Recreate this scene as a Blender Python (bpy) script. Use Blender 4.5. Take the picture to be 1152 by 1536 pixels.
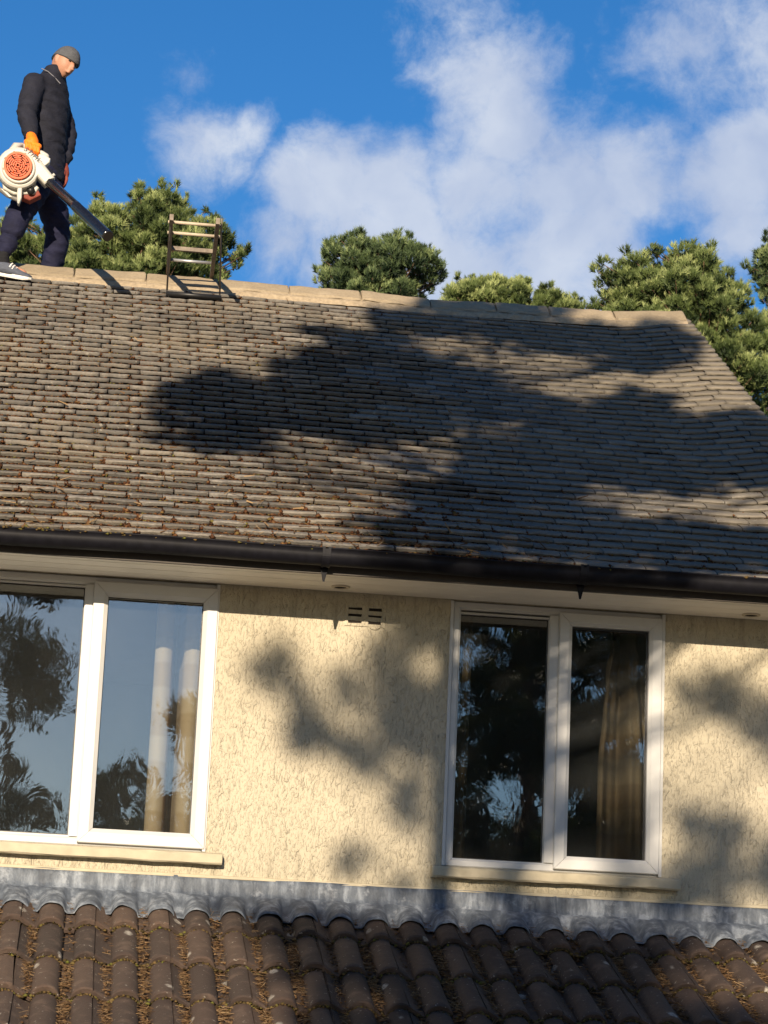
import bpy, bmesh, math, random
import numpy as np
from mathutils import Vector, Matrix

for _o in list(bpy.data.objects):
    bpy.data.objects.remove(_o)
scene = bpy.context.scene
COL = scene.collection

# ------------------------------------------------------------------ camera
CAM = Vector((0.0, -12.5, 1.75))
YAW, PITCH, ROLL = 0.1160, 0.2409, 0.0433
_f = Vector((math.sin(YAW)*math.cos(PITCH), math.cos(YAW)*math.cos(PITCH), math.sin(PITCH)))
_r0 = Vector((math.cos(YAW), -math.sin(YAW), 0))
_u0 = _r0.cross(_f)
_r = _r0*math.cos(ROLL) + _u0*math.sin(ROLL)
_u = -_r0*math.sin(ROLL) + _u0*math.cos(ROLL)
cam_data = bpy.data.cameras.new('camera')
cam = bpy.data.objects.new('camera', cam_data)
COL.objects.link(cam)
cam.matrix_world = Matrix(((_r.x, _u.x, -_f.x, CAM.x), (_r.y, _u.y, -_f.y, CAM.y), (_r.z, _u.z, -_f.z, CAM.z), (0, 0, 0, 1)))
cam_data.sensor_fit = 'VERTICAL'
cam_data.sensor_height = 36.0
cam_data.lens = 3879.0/1536.0*36.0
cam_data.clip_start = 0.1
cam_data.clip_end = 3000
scene.camera = cam

# ------------------------------------------------------------------ light
SUN_A, SUN_B = 0.24, 0.28                      # light travels (A, 1, -B)
SUN_DIR = Vector((SUN_A, 1.0, -SUN_B)).normalized()
sun_data = bpy.data.lights.new('sun', 'SUN')
sun_data.energy = 5.0
sun_data.angle = math.radians(0.38)
sun_data.color = (1.0, 0.83, 0.62)
sun = bpy.data.objects.new('sun', sun_data)
COL.objects.link(sun)
sun.location = (-10, -40, 30)
sun.rotation_euler = SUN_DIR.to_track_quat('-Z', 'Y').to_euler()

scene.view_settings.view_transform = 'Standard'
scene.view_settings.look = 'None'
scene.view_settings.exposure = 0.7
scene.view_settings.gamma = 1.0
scene.cycles.max_bounces = 7
scene.cycles.diffuse_bounces = 3
scene.cycles.glossy_bounces = 3
scene.cycles.transparent_max_bounces = 8
scene.view_settings.use_curve_mapping = False

world = bpy.data.worlds.new('World')
scene.world = world
world.use_nodes = True
wn, wl = world.node_tree.nodes, world.node_tree.links
wn.clear()
def wnode(t, **kw):
    n = wn.new(t)
    for k, v in kw.items():
        setattr(n, k, v)
    return n
def wmath(op, a, b=None, c=None, clamp=False):
    n = wn.new('ShaderNodeMath'); n.operation = op; n.use_clamp = clamp
    for i, v in enumerate((a, b, c)):
        if v is None: continue
        if isinstance(v, (int, float)): n.inputs[i].default_value = v
        else: wl.new(v, n.inputs[i])
    return n.outputs[0]
SUN_EL = math.asin(-SUN_DIR.z)
sky = wnode('ShaderNodeTexSky', sky_type='NISHITA')
sky.sun_disc = False
sky.sun_elevation = SUN_EL
sky.sun_rotation = math.atan2(-SUN_DIR.x, -SUN_DIR.y)
sky.altitude = 50
sky.air_density = 1.0
sky.dust_density = 0.35
sky.ozone_density = 3.0
hs = wnode('ShaderNodeHueSaturation')
hs.inputs['Saturation'].default_value = 1.28
hs.inputs['Value'].default_value = 1.0
wl.new(sky.outputs[0], hs.inputs['Color'])
tc = wnode('ShaderNodeTexCoord')
dirv = tc.outputs['Generated']
# cloud field: soft drifting cumulus, noise all over the sky plus the larger banks
warp = wnode('ShaderNodeTexNoise'); warp.inputs['Scale'].default_value = 14.0; warp.inputs['Detail'].default_value = 4
wl.new(dirv, warp.inputs['Vector'])
vsub = wnode('ShaderNodeVectorMath', operation='SUBTRACT'); wl.new(warp.outputs['Color'], vsub.inputs[0]); vsub.inputs[1].default_value = (.5, .5, .5)
vsc = wnode('ShaderNodeVectorMath', operation='SCALE'); wl.new(vsub.outputs[0], vsc.inputs[0]); vsc.inputs['Scale'].default_value = 0.035
vadd = wnode('ShaderNodeVectorMath', operation='ADD'); wl.new(dirv, vadd.inputs[0]); wl.new(vsc.outputs[0], vadd.inputs[1])
n1 = wnode('ShaderNodeTexNoise'); n1.inputs['Scale'].default_value = 11.0; n1.inputs['Detail'].default_value = 9; n1.inputs['Roughness'].default_value = 0.58
wl.new(vadd.outputs[0], n1.inputs['Vector'])
n2 = wnode('ShaderNodeTexNoise'); n2.inputs['Scale'].default_value = 38.0; n2.inputs['Detail'].default_value = 9; n2.inputs['Roughness'].default_value = 0.66
wl.new(vadd.outputs[0], n2.inputs['Vector'])
CLOUDS = [(0.126,0.901,0.414,0.022,.8),(0.138,0.907,0.399,0.026,1),(0.12,0.909,0.398,0.017,.7),(0.147,0.913,0.381,0.024,1),(0.191,0.891,0.411,0.026,.55),(0.217,0.883,0.415,0.028,.75),(0.237,0.882,0.408,0.022,.7),(0.072,0.933,0.352,0.016,.9),(0.089,0.932,0.352,0.022,1),(0.112,0.93,0.351,0.025,1),(0.139,0.924,0.357,0.028,1),(0.166,0.917,0.362,0.028,1),(0.193,0.91,0.367,0.02,.9),(0.101,0.936,0.336,0.028,1),(0.136,0.932,0.335,0.028,1),(0.171,0.925,0.338,0.026,1),(0.065,0.941,0.332,0.016,.7),(0.228,0.904,0.363,0.017,.8),(0.239,0.897,0.372,0.018,.9),(0.239,0.905,0.351,0.018,.8),(0.034,0.928,0.371,0.017,.95),(0.027,0.92,0.391,0.013,.55),(0.046,0.927,0.374,0.012,.8),(0.022,0.926,0.378,0.012,.6),(0.187,0.926,0.329,0.02,.8),(0.155,0.899,0.409,0.016,.4),
 (-0.28,0.88,0.38,0.06,.9),(-0.45,0.80,0.35,0.07,1),(0.42,0.82,0.38,0.07,1),(0.62,0.70,0.36,0.08,.9),(-0.75,0.55,0.38,0.09,1),(0.88,0.25,0.40,0.09,1),(-0.9,-0.15,0.40,0.10,.9),(0.55,-0.70,0.45,0.09,.8),(0.05,0.62,0.78,0.10,.8),(-0.5,0.3,0.81,0.10,.8)]
acc = None
for (x, y, z, r, s) in CLOUDS:
    d = wnode('ShaderNodeVectorMath', operation='DISTANCE'); wl.new(vadd.outputs[0], d.inputs[0]); d.inputs[1].default_value = (x, y, z)
    mr = wnode('ShaderNodeMapRange'); mr.interpolation_type = 'SMOOTHSTEP'
    mr.inputs['From Min'].default_value = r*2.3; mr.inputs['From Max'].default_value = 0.0
    mr.inputs['To Min'].default_value = 0.0; mr.inputs['To Max'].default_value = s
    wl.new(d.outputs['Value'], mr.inputs['Value'])
    acc = mr.outputs[0] if acc is None else wmath('MAXIMUM', acc, mr.outputs[0])
nn = wmath('ADD', wmath('MULTIPLY', n1.outputs['Fac'], 0.70), wmath('MULTIPLY', n2.outputs['Fac'], 0.68))
field = wmath('ADD', wmath('MULTIPLY', acc, 0.66), nn)
cov = wnode('ShaderNodeMapRange'); cov.interpolation_type = 'SMOOTHSTEP'
cov.inputs['From Min'].default_value = 0.86; cov.inputs['From Max'].default_value = 1.27
cov.inputs['To Min'].default_value = 0.0; cov.inputs['To Max'].default_value = 0.92
wl.new(field, cov.inputs['Value'])
ccol = wnode('ShaderNodeMix', data_type='RGBA')
shade_n = wnode('ShaderNodeTexNoise'); shade_n.inputs['Scale'].default_value = 17.0; shade_n.inputs['Detail'].default_value = 5
wl.new(vadd.outputs[0], shade_n.inputs['Vector'])
mrs = wnode('ShaderNodeMapRange'); mrs.inputs['From Min'].default_value = .35; mrs.inputs['From Max'].default_value = .65
wl.new(shade_n.outputs['Fac'], mrs.inputs['Value'])
wl.new(mrs.outputs[0], ccol.inputs['Factor'])
CLOUD_GAIN = 9.2
ccol.inputs['A'].default_value = (0.40*CLOUD_GAIN, 0.48*CLOUD_GAIN, 0.66*CLOUD_GAIN, 1)
ccol.inputs['B'].default_value = (0.66*CLOUD_GAIN, 0.71*CLOUD_GAIN, 0.80*CLOUD_GAIN, 1)
smix = wnode('ShaderNodeMix', data_type='RGBA')
wl.new(cov.outputs[0], smix.inputs['Factor'])
gain = wnode('ShaderNodeMix', data_type='RGBA', blend_type='MULTIPLY'); gain.inputs['Factor'].default_value = 1.0
wl.new(hs.outputs[0], gain.inputs['A']); gain.inputs['B'].default_value = (0.90, 1.0, 1.16, 1)
wl.new(gain.outputs['Result'], smix.inputs['A'])
wl.new(ccol.outputs['Result'], smix.inputs['B'])
bg = wnode('ShaderNodeBackground'); bg.inputs['Strength'].default_value = 0.073
wl.new(smix.outputs['Result'], bg.inputs['Color'])
wo = wnode('ShaderNodeOutputWorld'); wl.new(bg.outputs[0], wo.inputs['Surface'])

# ------------------------------------------------------------------ helpers
rng = np.random.default_rng(11)
rnd = random.Random(5)

class MB:
    def __init__(s):
        s.v = []; s.f = []; s.t = []; s.tint = 0.5
    def add(s, vs, fs, tint=None):
        o = len(s.v); s.v.extend([tuple(v) for v in vs])
        for f in fs:
            s.f.append(tuple(i+o for i in f)); s.t.append(s.tint if tint is None else tint)
    def box(s, x0, x1, y0, y1, z0, z1, tint=None):
        s.add([(x0,y0,z0),(x1,y0,z0),(x1,y1,z0),(x0,y1,z0),(x0,y0,z1),(x1,y0,z1),(x1,y1,z1),(x0,y1,z1)],
              [(0,3,2,1),(4,5,6,7),(0,1,5,4),(1,2,6,5),(2,3,7,6),(3,0,4,7)], tint)
    def rings(s, rings, closed=True, cap=True, tint=None):
        n = len(rings[0]); vs = [p for r in rings for p in r]; fs = []
        m = n if closed else n-1
        for i in range(len(rings)-1):
            for j in range(m):
                k = (j+1) % n
                fs.append((i*n+j, i*n+k, (i+1)*n+k, (i+1)*n+j))
        if cap and closed:
            fs.append(tuple(range(n-1, -1, -1))); fs.append(tuple((len(rings)-1)*n+j for j in range(n)))
        s.add(vs, fs, tint)
    def tube(s, pts, rads, n=10, round_ends=False, tint=None, flat=1.0, ref=None):
        pts = [Vector(p) for p in pts]
        if isinstance(rads, (int, float)): rads = [rads]*len(pts)
        rads = list(rads)
        if round_ends:
            a = (pts[0]-pts[1]).normalized(); b = (pts[-1]-pts[-2]).normalized()
            r0, r1 = rads[0], rads[-1]
            pts = [pts[0]+a*r0*.95, pts[0]+a*r0*.6] + pts + [pts[-1]+b*r1*.6, pts[-1]+b*r1*.95]
            rads = [r0*.3, r0*.8] + rads + [r1*.8, r1*.3]
        up = Vector(ref) if ref is not None else Vector((0.13, 0.31, 0.94))
        out = []
        for i, p in enumerate(pts):
            d = (pts[min(i+1, len(pts)-1)] - pts[max(i-1, 0)]).normalized()
            if abs(d.dot(up.normalized())) > .97: up2 = Vector((1, .2, .1))
            else: up2 = up
            e1 = d.cross(up2).normalized(); e2 = d.cross(e1).normalized()
            out.append([p + (e1*math.cos(t)*flat + e2*math.sin(t))*rads[i] for t in [2*math.pi*k/n for k in range(n)]])
        s.rings(out, tint=tint)
    def prism(s, poly, place, d0, d1, bevel=0.0, tint=None):
        """polygon (u,v) extruded along w from d0 to d1; place(u,v,w) -> point; bevel shrinks the d1 end"""
        n = len(poly)
        cu = sum(p[0] for p in poly)/n; cv = sum(p[1] for p in poly)/n
        def shr(k):
            out = []
            for i in range(n):
                a = poly[i-1]; b = poly[i]; c = poly[(i+1) % n]
                e = (c[0]-a[0], c[1]-a[1]); l = math.hypot(*e) or 1
                nx, ny = -e[1]/l, e[0]/l
                if nx*(cu-b[0])+ny*(cv-b[1]) < 0 and bevel_sign[0] is None: pass
                out.append((b[0]+nx*k, b[1]+ny*k))
            return out
        bevel_sign = [1]
        area = sum(poly[i][0]*poly[(i+1) % n][1]-poly[(i+1) % n][0]*poly[i][1] for i in range(n))
        sg = 1 if area > 0 else -1
        rr = [[place(u, v, d0) for u, v in poly]]
        if bevel:
            sd = 1 if d1 > d0 else -1
            rr.append([place(u, v, d1-sd*bevel) for u, v in poly])
            rr.append([place(u, v, d1-sd*bevel*.3) for u, v in shr(sg*bevel*.35)])
            rr.append([place(u, v, d1) for u, v in shr(sg*bevel)])
        else:
            rr.append([place(u, v, d1) for u, v in poly])
        s.rings(rr, tint=tint)
    def mesh(s, name, mat=None, smooth=False, tint=False):
        me = bpy.data.meshes.new(name)
        me.from_pydata([tuple(v) for v in s.v], [], s.f)
        if mat: me.materials.append(mat)
        if smooth: me.polygons.foreach_set('use_smooth', [True]*len(me.polygons))
        if tint:
            a = me.attributes.new('tint', 'FLOAT', 'FACE'); a.data.foreach_set('value', s.t)
        me.update()
        return me
    def build(s, name, mat, parent=None, smooth=False, tint=False, fix=True):
        me = s.mesh(name, mat, smooth, tint)
        if fix:
            b = bmesh.new(); b.from_mesh(me); bmesh.ops.recalc_face_normals(b, faces=b.faces); b.to_mesh(me); b.free()
        return link(bpy.data.objects.new(name, me), parent)

def link(o, parent=None):
    COL.objects.link(o)
    if parent is not None: o.parent = parent
    return o
def empty(name, loc=(0, 0, 0)):
    o = bpy.data.objects.new(name, None); COL.objects.link(o); o.location = loc; o.empty_display_size = .2
    return o
def tag(o, label=None, cat=None, group=None, kind=None):
    if label: o['label'] = label
    if cat: o['category'] = cat
    if group: o['group'] = group
    if kind: o['kind'] = kind
    return o
def tri_mesh(name, V, F, mat, tint=None, parent=None, smooth=False):
    """fast triangle mesh from numpy arrays"""
    me = bpy.data.meshes.new(name)
    V = np.ascontiguousarray(V, dtype=np.float32); F = np.ascontiguousarray(F, dtype=np.int32)
    me.vertices.add(len(V)); me.vertices.foreach_set('co', V.ravel())
    me.loops.add(F.size); me.loops.foreach_set('vertex_index', F.ravel())
    me.polygons.add(len(F)); me.polygons.foreach_set('loop_start', np.arange(0, F.size, 3, dtype=np.int32))
    if tint is not None:
        a = me.attributes.new('tint', 'FLOAT', 'FACE'); a.data.foreach_set('value', np.asarray(tint, dtype=np.float32))
    me.materials.append(mat)
    me.update(calc_edges=True); me.validate()
    if smooth: me.polygons.foreach_set('use_smooth', [True]*len(me.polygons))
    return link(bpy.data.objects.new(name, me), parent)
def fused(name, mb, mat, parent, voxel, smooth_it=6, sub=0, fac=.5):
    """closed shells of a builder grown together into one continuous skin"""
    me = mb.mesh(name)
    b = bmesh.new(); b.from_mesh(me); bmesh.ops.recalc_face_normals(b, faces=b.faces); b.to_mesh(me); b.free()
    o = bpy.data.objects.new(name+'_tmp', me); COL.objects.link(o)
    m = o.modifiers.new('r', 'REMESH'); m.mode = 'VOXEL'; m.voxel_size = voxel
    if smooth_it:
        m = o.modifiers.new('s', 'SMOOTH'); m.factor = fac; m.iterations = smooth_it
    dg = bpy.context.evaluated_depsgraph_get()
    me2 = bpy.data.meshes.new_from_object(o.evaluated_get(dg))
    bpy.data.objects.remove(o); me2.name = name
    me2.materials.clear(); me2.materials.append(mat)
    me2.polygons.foreach_set('use_smooth', [True]*len(me2.polygons))
    return link(bpy.data.objects.new(name, me2), parent)

# ------------------------------------------------------------------ materials
class Mat:
    """small node helper"""
    def __init__(s, name):
        s.m = bpy.data.materials.new(name); s.m.use_nodes = True
        s.n, s.l = s.m.node_tree.nodes, s.m.node_tree.links
        s.p = s.n['Principled BSDF']
    def coord(s, kind='Object', scale=(1, 1, 1), loc=(0, 0, 0)):
        t = s.n.new('ShaderNodeTexCoord'); mp = s.n.new('ShaderNodeMapping')
        mp.inputs['Scale'].default_value = scale; mp.inputs['Location'].default_value = loc
        s.l.new(t.outputs[kind], mp.inputs['Vector']); return mp.outputs[0]
    def world_coord(s, scale=(1, 1, 1)):
        t = s.n.new('ShaderNodeNewGeometry'); mp = s.n.new('ShaderNodeMapping'); mp.inputs['Scale'].default_value = scale
        s.l.new(t.outputs['Position'], mp.inputs['Vector']); return mp.outputs[0]
    def noise(s, vec, scale, detail=4, rough=.55, dist=0):
        t = s.n.new('ShaderNodeTexNoise'); t.inputs['Scale'].default_value = scale; t.inputs['Detail'].default_value = detail
        t.inputs['Roughness'].default_value = rough; t.inputs['Distortion'].default_value = dist
        s.l.new(vec, t.inputs['Vector']); return t.outputs['Fac']
    def voronoi(s, vec, scale, feature='F1', out='Distance', rand=1.0):
        t = s.n.new('ShaderNodeTexVoronoi'); t.feature = feature; t.inputs['Scale'].default_value = scale; t.inputs['Randomness'].default_value = rand
        s.l.new(vec, t.inputs['Vector']); return t.outputs[out]
    def ramp(s, fac, stops, interp='LINEAR'):
        r = s.n.new('ShaderNodeValToRGB'); r.color_ramp.interpolation = interp
        while len(r.color_ramp.elements) < len(stops): r.color_ramp.elements.new(.5)
        for e, (p, c) in zip(r.color_ramp.elements, stops):
            e.position = p; e.color = c if len(c) == 4 else (*c, 1)
        s.l.new(fac, r.inputs['Fac']); return r.outputs['Color']
    def mapr(s, v, a, b, c=0., d=1., smooth=True):
        r = s.n.new('ShaderNodeMapRange'); r.interpolation_type = 'SMOOTHSTEP' if smooth else 'LINEAR'
        for k, x in zip(('From Min', 'From Max', 'To Min', 'To Max'), (a, b, c, d)): r.inputs[k].default_value = x
        s.l.new(v, r.inputs['Value']); return r.outputs[0]
    def mix(s, fac, a, b, mode='MIX'):
        r = s.n.new('ShaderNodeMix'); r.data_type = 'RGBA'; r.blend_type = mode
        for k, x in (('Factor', fac), ('A', a), ('B', b)):
            if isinstance(x, (int, float)): r.inputs[k].default_value = x
            elif isinstance(x, tuple): r.inputs[k].default_value = x if len(x) == 4 else (*x, 1)
            else: s.l.new(x, r.inputs[k])
        return r.outputs['Result']
    def math(s, op, a, b=0.0, clamp=False):
        r = s.n.new('ShaderNodeMath'); r.operation = op; r.use_clamp = clamp
        for i, x in enumerate((a, b)):
            if isinstance(x, (int, float)): r.inputs[i].default_value = x
            else: s.l.new(x, r.inputs[i])
        return r.outputs[0]
    def attr(s, name):
        r = s.n.new('ShaderNodeAttribute'); r.attribute_name = name; return r.outputs['Fac']
    def obj_random(s):
        return s.n.new('ShaderNodeObjectInfo').outputs['Random']
    def bump(s, h, strength=.5, dist=.01, prev=None):
        b = s.n.new('ShaderNodeBump'); b.inputs['Strength'].default_value = strength; b.inputs['Distance'].default_value = dist
        s.l.new(h, b.inputs['Height'])
        if prev is not None: s.l.new(prev, b.inputs['Normal'])
        return b.outputs[0]
    def done(s, color=None, rough=.7, normal=None, metal=0., spec=.5, rough_in=None):
        if isinstance(color, tuple): s.p.inputs['Base Color'].default_value = (*color, 1) if len(color) == 3 else color
        elif color is not None: s.l.new(color, s.p.inputs['Base Color'])
        s.p.inputs['Roughness'].default_value = rough; s.p.inputs['Metallic'].default_value = metal
        s.p.inputs['Specular IOR Level'].default_value = spec
        if rough_in is not None: s.l.new(rough_in, s.p.inputs['Roughness'])
        if normal is not None: s.l.new(normal, s.p.inputs['Normal'])
        return s.m

def plain(name, col, rough=.6, spec=.4, var=.12, scale=30, bump=.0, metal=0.):
    m = Mat(name); v = m.world_coord(); nz = m.noise(v, scale, 4)
    c = m.ramp(nz, [(.3, tuple(x*(1-var) for x in col)), (.7, tuple(min(1, x*(1+var)) for x in col))])
    return m.done(c, rough, m.bump(nz, bump, .004) if bump else None, metal, spec)

def make_tile_mat():
    m = Mat('stone_tile'); v = m.world_coord()
    t = m.attr('tint')
    base = m.ramp(t, [(0, (.108, .101, .090)), (.35, (.155, .144, .127)), (.7, (.193, .178, .156)), (1, (.25, .230, .200))])
    fine = m.noise(v, 55, 6, .7); big = m.noise(v, 1.1, 3); mid = m.noise(v, 9, 5, .6)
    c = m.mix(m.mapr(fine, .35, .7), m.mix(.42, base, (.045, .042, .040)), base)
    c = m.mix(m.mapr(m.noise(v, 3.2, 4, .6), .5, .72, 0, .45), c, (.10, .092, .082))
    c = m.mix(m.mapr(mid, .52, .68, 0, .5), c, (.085, .080, .075))                 # weather staining
    c = m.mix(m.mapr(big, .45, .68, 0, .3), c, (.25, .205, .14))                 # sandy old tiles
    sx = m.n.new('ShaderNodeSeparateXYZ'); m.l.new(v, sx.inputs[0])
    patch = m.math('ADD', m.math('MULTIPLY', sx.outputs['X'], .25), m.noise(v, .9, 3))
    c = m.mix(m.mapr(patch, .85, 1.35, 0, .42), c, (.235, .200, .145))           # cleaner sandy tiles towards the verge
    lich = m.noise(v, 34, 3, .5)
    c = m.mix(m.mapr(lich, .66, .72, 0, .55), c, (.34, .32, .27))                # pale lichen
    return m.done(c, .9, m.bump(m.math('ADD', fine, m.math('MULTIPLY', mid, .6)), .75, .006), 0, .25)
def make_render_mat():
    m = Mat('cream_render'); v = m.world_coord()
    vs = m.world_coord((1.0, 1.0, .42))
    dr = m.noise(vs, 46, 3, .55, .9); dr2 = m.noise(vs, 110, 2, .5, .6); big = m.noise(v, 1.6, 4)
    ridge = m.mapr(dr, .55, .65)
    rid2 = m.mapr(dr2, .52, .66)
    c = m.ramp(big, [(.3, (.43, .385, .285)), (.7, (.48, .43, .325))])
    c = m.mix(m.mapr(dr2, .6, .75, 0, .25), c, (.32, .275, .19))
    c = m.mix(m.math('MULTIPLY', m.mapr(dr, .50, .535), m.mapr(dr, .60, .545, 0, .07)), c, (.24, .20, .14))
    sz = m.n.new('ShaderNodeSeparateXYZ'); m.l.new(v, sz.inputs[0])
    drip = m.noise(m.world_coord((9, 1, .35)), 2.2, 4, .6)
    top = m.mapr(sz.outputs['Z'], 4.1, 4.42); foot = m.mapr(sz.outputs['Z'], 3.25, 3.0)
    c = m.mix(m.math('MULTIPLY', m.math('MULTIPLY', m.math('ADD', top, foot), m.mapr(drip, .45, .7)), .45), c, (.20, .175, .125))   # grime under the eaves, splash above the lead
    st = m.noise(m.world_coord((2.2, 2.2, .25)), 4, 4)
    c = m.mix(m.mapr(st, .58, .75, 0, .25), c, (.36, .315, .225))
    grit = m.noise(v, 150, 3, .6)
    h = m.math('ADD', m.math('ADD', m.math('MULTIPLY', ridge, m.mapr(m.noise(v, 5, 3), .3, .7, .35, 1.0)), m.math('MULTIPLY', rid2, .45)), m.math('MULTIPLY', grit, .35))
    return m.done(c, .85, m.bump(h, .85, .0075), 0, .25)
def make_lead_mat():
    m = Mat('lead'); v = m.world_coord((1, 1, .25)); w = m.world_coord()
    a = m.noise(v, 22, 4, .6); b = m.noise(w, 6, 3); d = m.noise(w, 40, 4)
    c = m.ramp(a, [(.32, (.055, .066, .085)), (.5, (.10, .118, .145)), (.70, (.24, .27, .31))])
    c = m.mix(m.mapr(b, .5, .7, 0, .5), c, (.075, .088, .108))
    c = m.mix(m.mapr(m.noise(w, 9, 5, .7), .54, .68, 0, .5), c, (.36, .39, .43))          # white bloom
    return m.done(c, .62, m.bump(m.noise(w, 17, 4, .6), .7, .016, m.bump(d, .3, .003)), .0, .4)
def make_lower_tile_mat():
    m = Mat('concrete_roll_tile'); v = m.world_coord(); r = m.obj_random()
    base = m.ramp(r, [(0, (.042, .029, .024)), (.5, (.064, .043, .034)), (1, (.095, .062, .045))])
    fine = m.noise(v, 90, 5, .7); mid = m.noise(v, 11, 5, .6)
    c = m.mix(m.mapr(fine, .4, .7, 0, .6), base, (.045, .036, .03))
    c = m.mix(m.mapr(mid, .5, .7, 0, .55), c, (.125, .088, .066))
    vz = m.voronoi(m.world_coord((1, .55, 1)), 6.2); nz = m.noise(v, 26, 3)
    li = m.mapr(m.math('ADD', vz, m.math('MULTIPLY', nz, .13)), .225, .15)
    c = m.mix(m.math('MULTIPLY', li, m.mapr(m.noise(v, 70, 4, .7), .35, .6, .25, .85)), c, (.40, .37, .32))                    # round white lichens
    sp = m.noise(v, 48, 2); c = m.mix(m.mapr(sp, .67, .72, 0, .5), c, (.36, .33, .28))
    return m.done(c, .85, m.bump(m.math('ADD', fine, mid), .6, .004), 0, .3)
def make_ridge_mat():
    m = Mat('ridge_tile'); v = m.world_coord()
    a = m.noise(v, 60, 6, .7); b = m.noise(v, 7, 4); r = m.obj_random()
    c = m.ramp(r, [(0, (.28, .225, .15)), (1, (.36, .29, .195))])
    c = m.mix(m.mapr(a, .42, .68, 0, .5), c, (.20, .16, .105)); c = m.mix(m.mapr(b, .5, .7, 0, .4), c, (.45, .37, .25))
    return m.done(c, .9, m.bump(a, .6, .005), 0, .25)
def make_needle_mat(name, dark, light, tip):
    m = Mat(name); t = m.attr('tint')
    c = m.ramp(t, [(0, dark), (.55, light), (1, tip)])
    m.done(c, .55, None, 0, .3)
    tr = m.n.new('ShaderNodeBsdfTranslucent'); m.l.new(c, tr.inputs['Color'])
    mx = m.n.new('ShaderNodeMixShader'); mx.inputs[0].default_value = .22
    m.l.new(m.p.outputs[0], mx.inputs[1]); m.l.new(tr.outputs[0], mx.inputs[2])
    m.l.new(mx.outputs[0], m.n['Material Output'].inputs['Surface'])
    return m.m
def make_glass():
    m = Mat('window_glass'); v = m.world_coord((1, 1, .7))
    h = m.noise(v, 7, 3, .6, .8)
    nb = m.bump(h, .012, .02)
    gl = m.n.new('ShaderNodeBsdfGlossy'); gl.inputs['Roughness'].default_value = .01; m.l.new(nb, gl.inputs['Normal'])
    tr = m.n.new('ShaderNodeBsdfTransparent'); tr.inputs['Color'].default_value = (.86, .9, .9, 1)
    lw = m.n.new('ShaderNodeFresnel'); lw.inputs['IOR'].default_value = 2.35
    mx = m.n.new('ShaderNodeMixShader')
    m.l.new(lw.outputs[0], mx.inputs[0]); m.l.new(tr.outputs[0], mx.inputs[1]); m.l.new(gl.outputs[0], mx.inputs[2])
    df = m.n.new('ShaderNodeBsdfDiffuse'); m.l.new(m.ramp(m.noise(v, 3, 4), [(.3, (.30, .32, .33)), (.7, (.6, .62, .62))]), df.inputs['Color'])
    m2 = m.n.new('ShaderNodeMixShader'); m2.inputs[0].default_value = .016        # dust film on the pane, added as haze to grey its reflections
    m.l.new(mx.outputs[0], m2.inputs[1]); m.l.new(df.outputs[0], m2.inputs[2])
    m.l.new(m2.outputs[0], m.n['Material Output'].inputs['Surface'])
    return m.m
def make_bark():
    m = Mat('pine_bark'); v = m.world_coord((1, 1, .3)); a = m.noise(v, 9, 5); b = m.voronoi(v, 11)
    c = m.ramp(a, [(.3, (.055, .036, .025)), (.7, (.16, .095, .06))])
    return m.done(c, .9, m.bump(b, .8, .03), 0, .2)
def make_curtain(name, a, b):
    m = Mat(name); v = m.world_coord((0, 0, 1)); w = m.n.new('ShaderNodeTexWave'); w.bands_direction = 'Z'
    w.inputs['Scale'].default_value = 1.25; w.inputs['Distortion'].default_value = 0.0; m.l.new(v, w.inputs['Vector'])
    c = m.ramp(w.outputs['Fac'], [(.4, a), (.6, b)])
    f = m.noise(m.world_coord(), 220, 2)
    return m.done(c, .95, m.bump(f, .2, .002), 0, .1)
def make_cloth(name, col, var=.25, bump_s=.5, scale=14):
    m = Mat(name); v = m.world_coord((.7, .7, 1.3)); a = m.noise(v, scale, 4, .6, .4); f = m.noise(m.world_coord(), 160, 2)
    c = m.ramp(a, [(.3, tuple(x*(1-var) for x in col)), (.7, tuple(x*(1+var) for x in col))])
    return m.done(c, .85, m.bump(a, bump_s, .04, m.bump(f, .2, .002)), 0, .25)
def make_tube_mat():
    m = Mat('black_tube'); a = m.noise(m.world_coord(), 70, 4, .7)
    c = m.ramp(a, [(.5, (.007, .007, .008)), (.8, (.022, .021, .021))])
    return m.done(c, .2, m.bump(a, .15, .002), 0, 1.0)
def make_ground():
    m = Mat('bounce_gravel'); v = m.world_coord(); a = m.noise(v, .6, 5); b = m.noise(v, 14, 4)
    c = m.ramp(a, [(.35, (.20, .18, .13)), (.65, (.34, .29, .21))]); c = m.mix(m.mapr(b, .5, .7, 0, .5), c, (.26, .21, .15))  # unseen ground kept pale to bounce sunlight onto wall and soffit
    return m.done(c, .95, m.bump(b, .6, .05), 0, .2)
def make_moss(name, stops):
    m = Mat(name); c = m.ramp(m.attr('tint'), stops); n = m.noise(m.world_coord(), 130, 3)
    return m.done(c, .95, m.bump(n, .8, .005), 0, .15)

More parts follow.
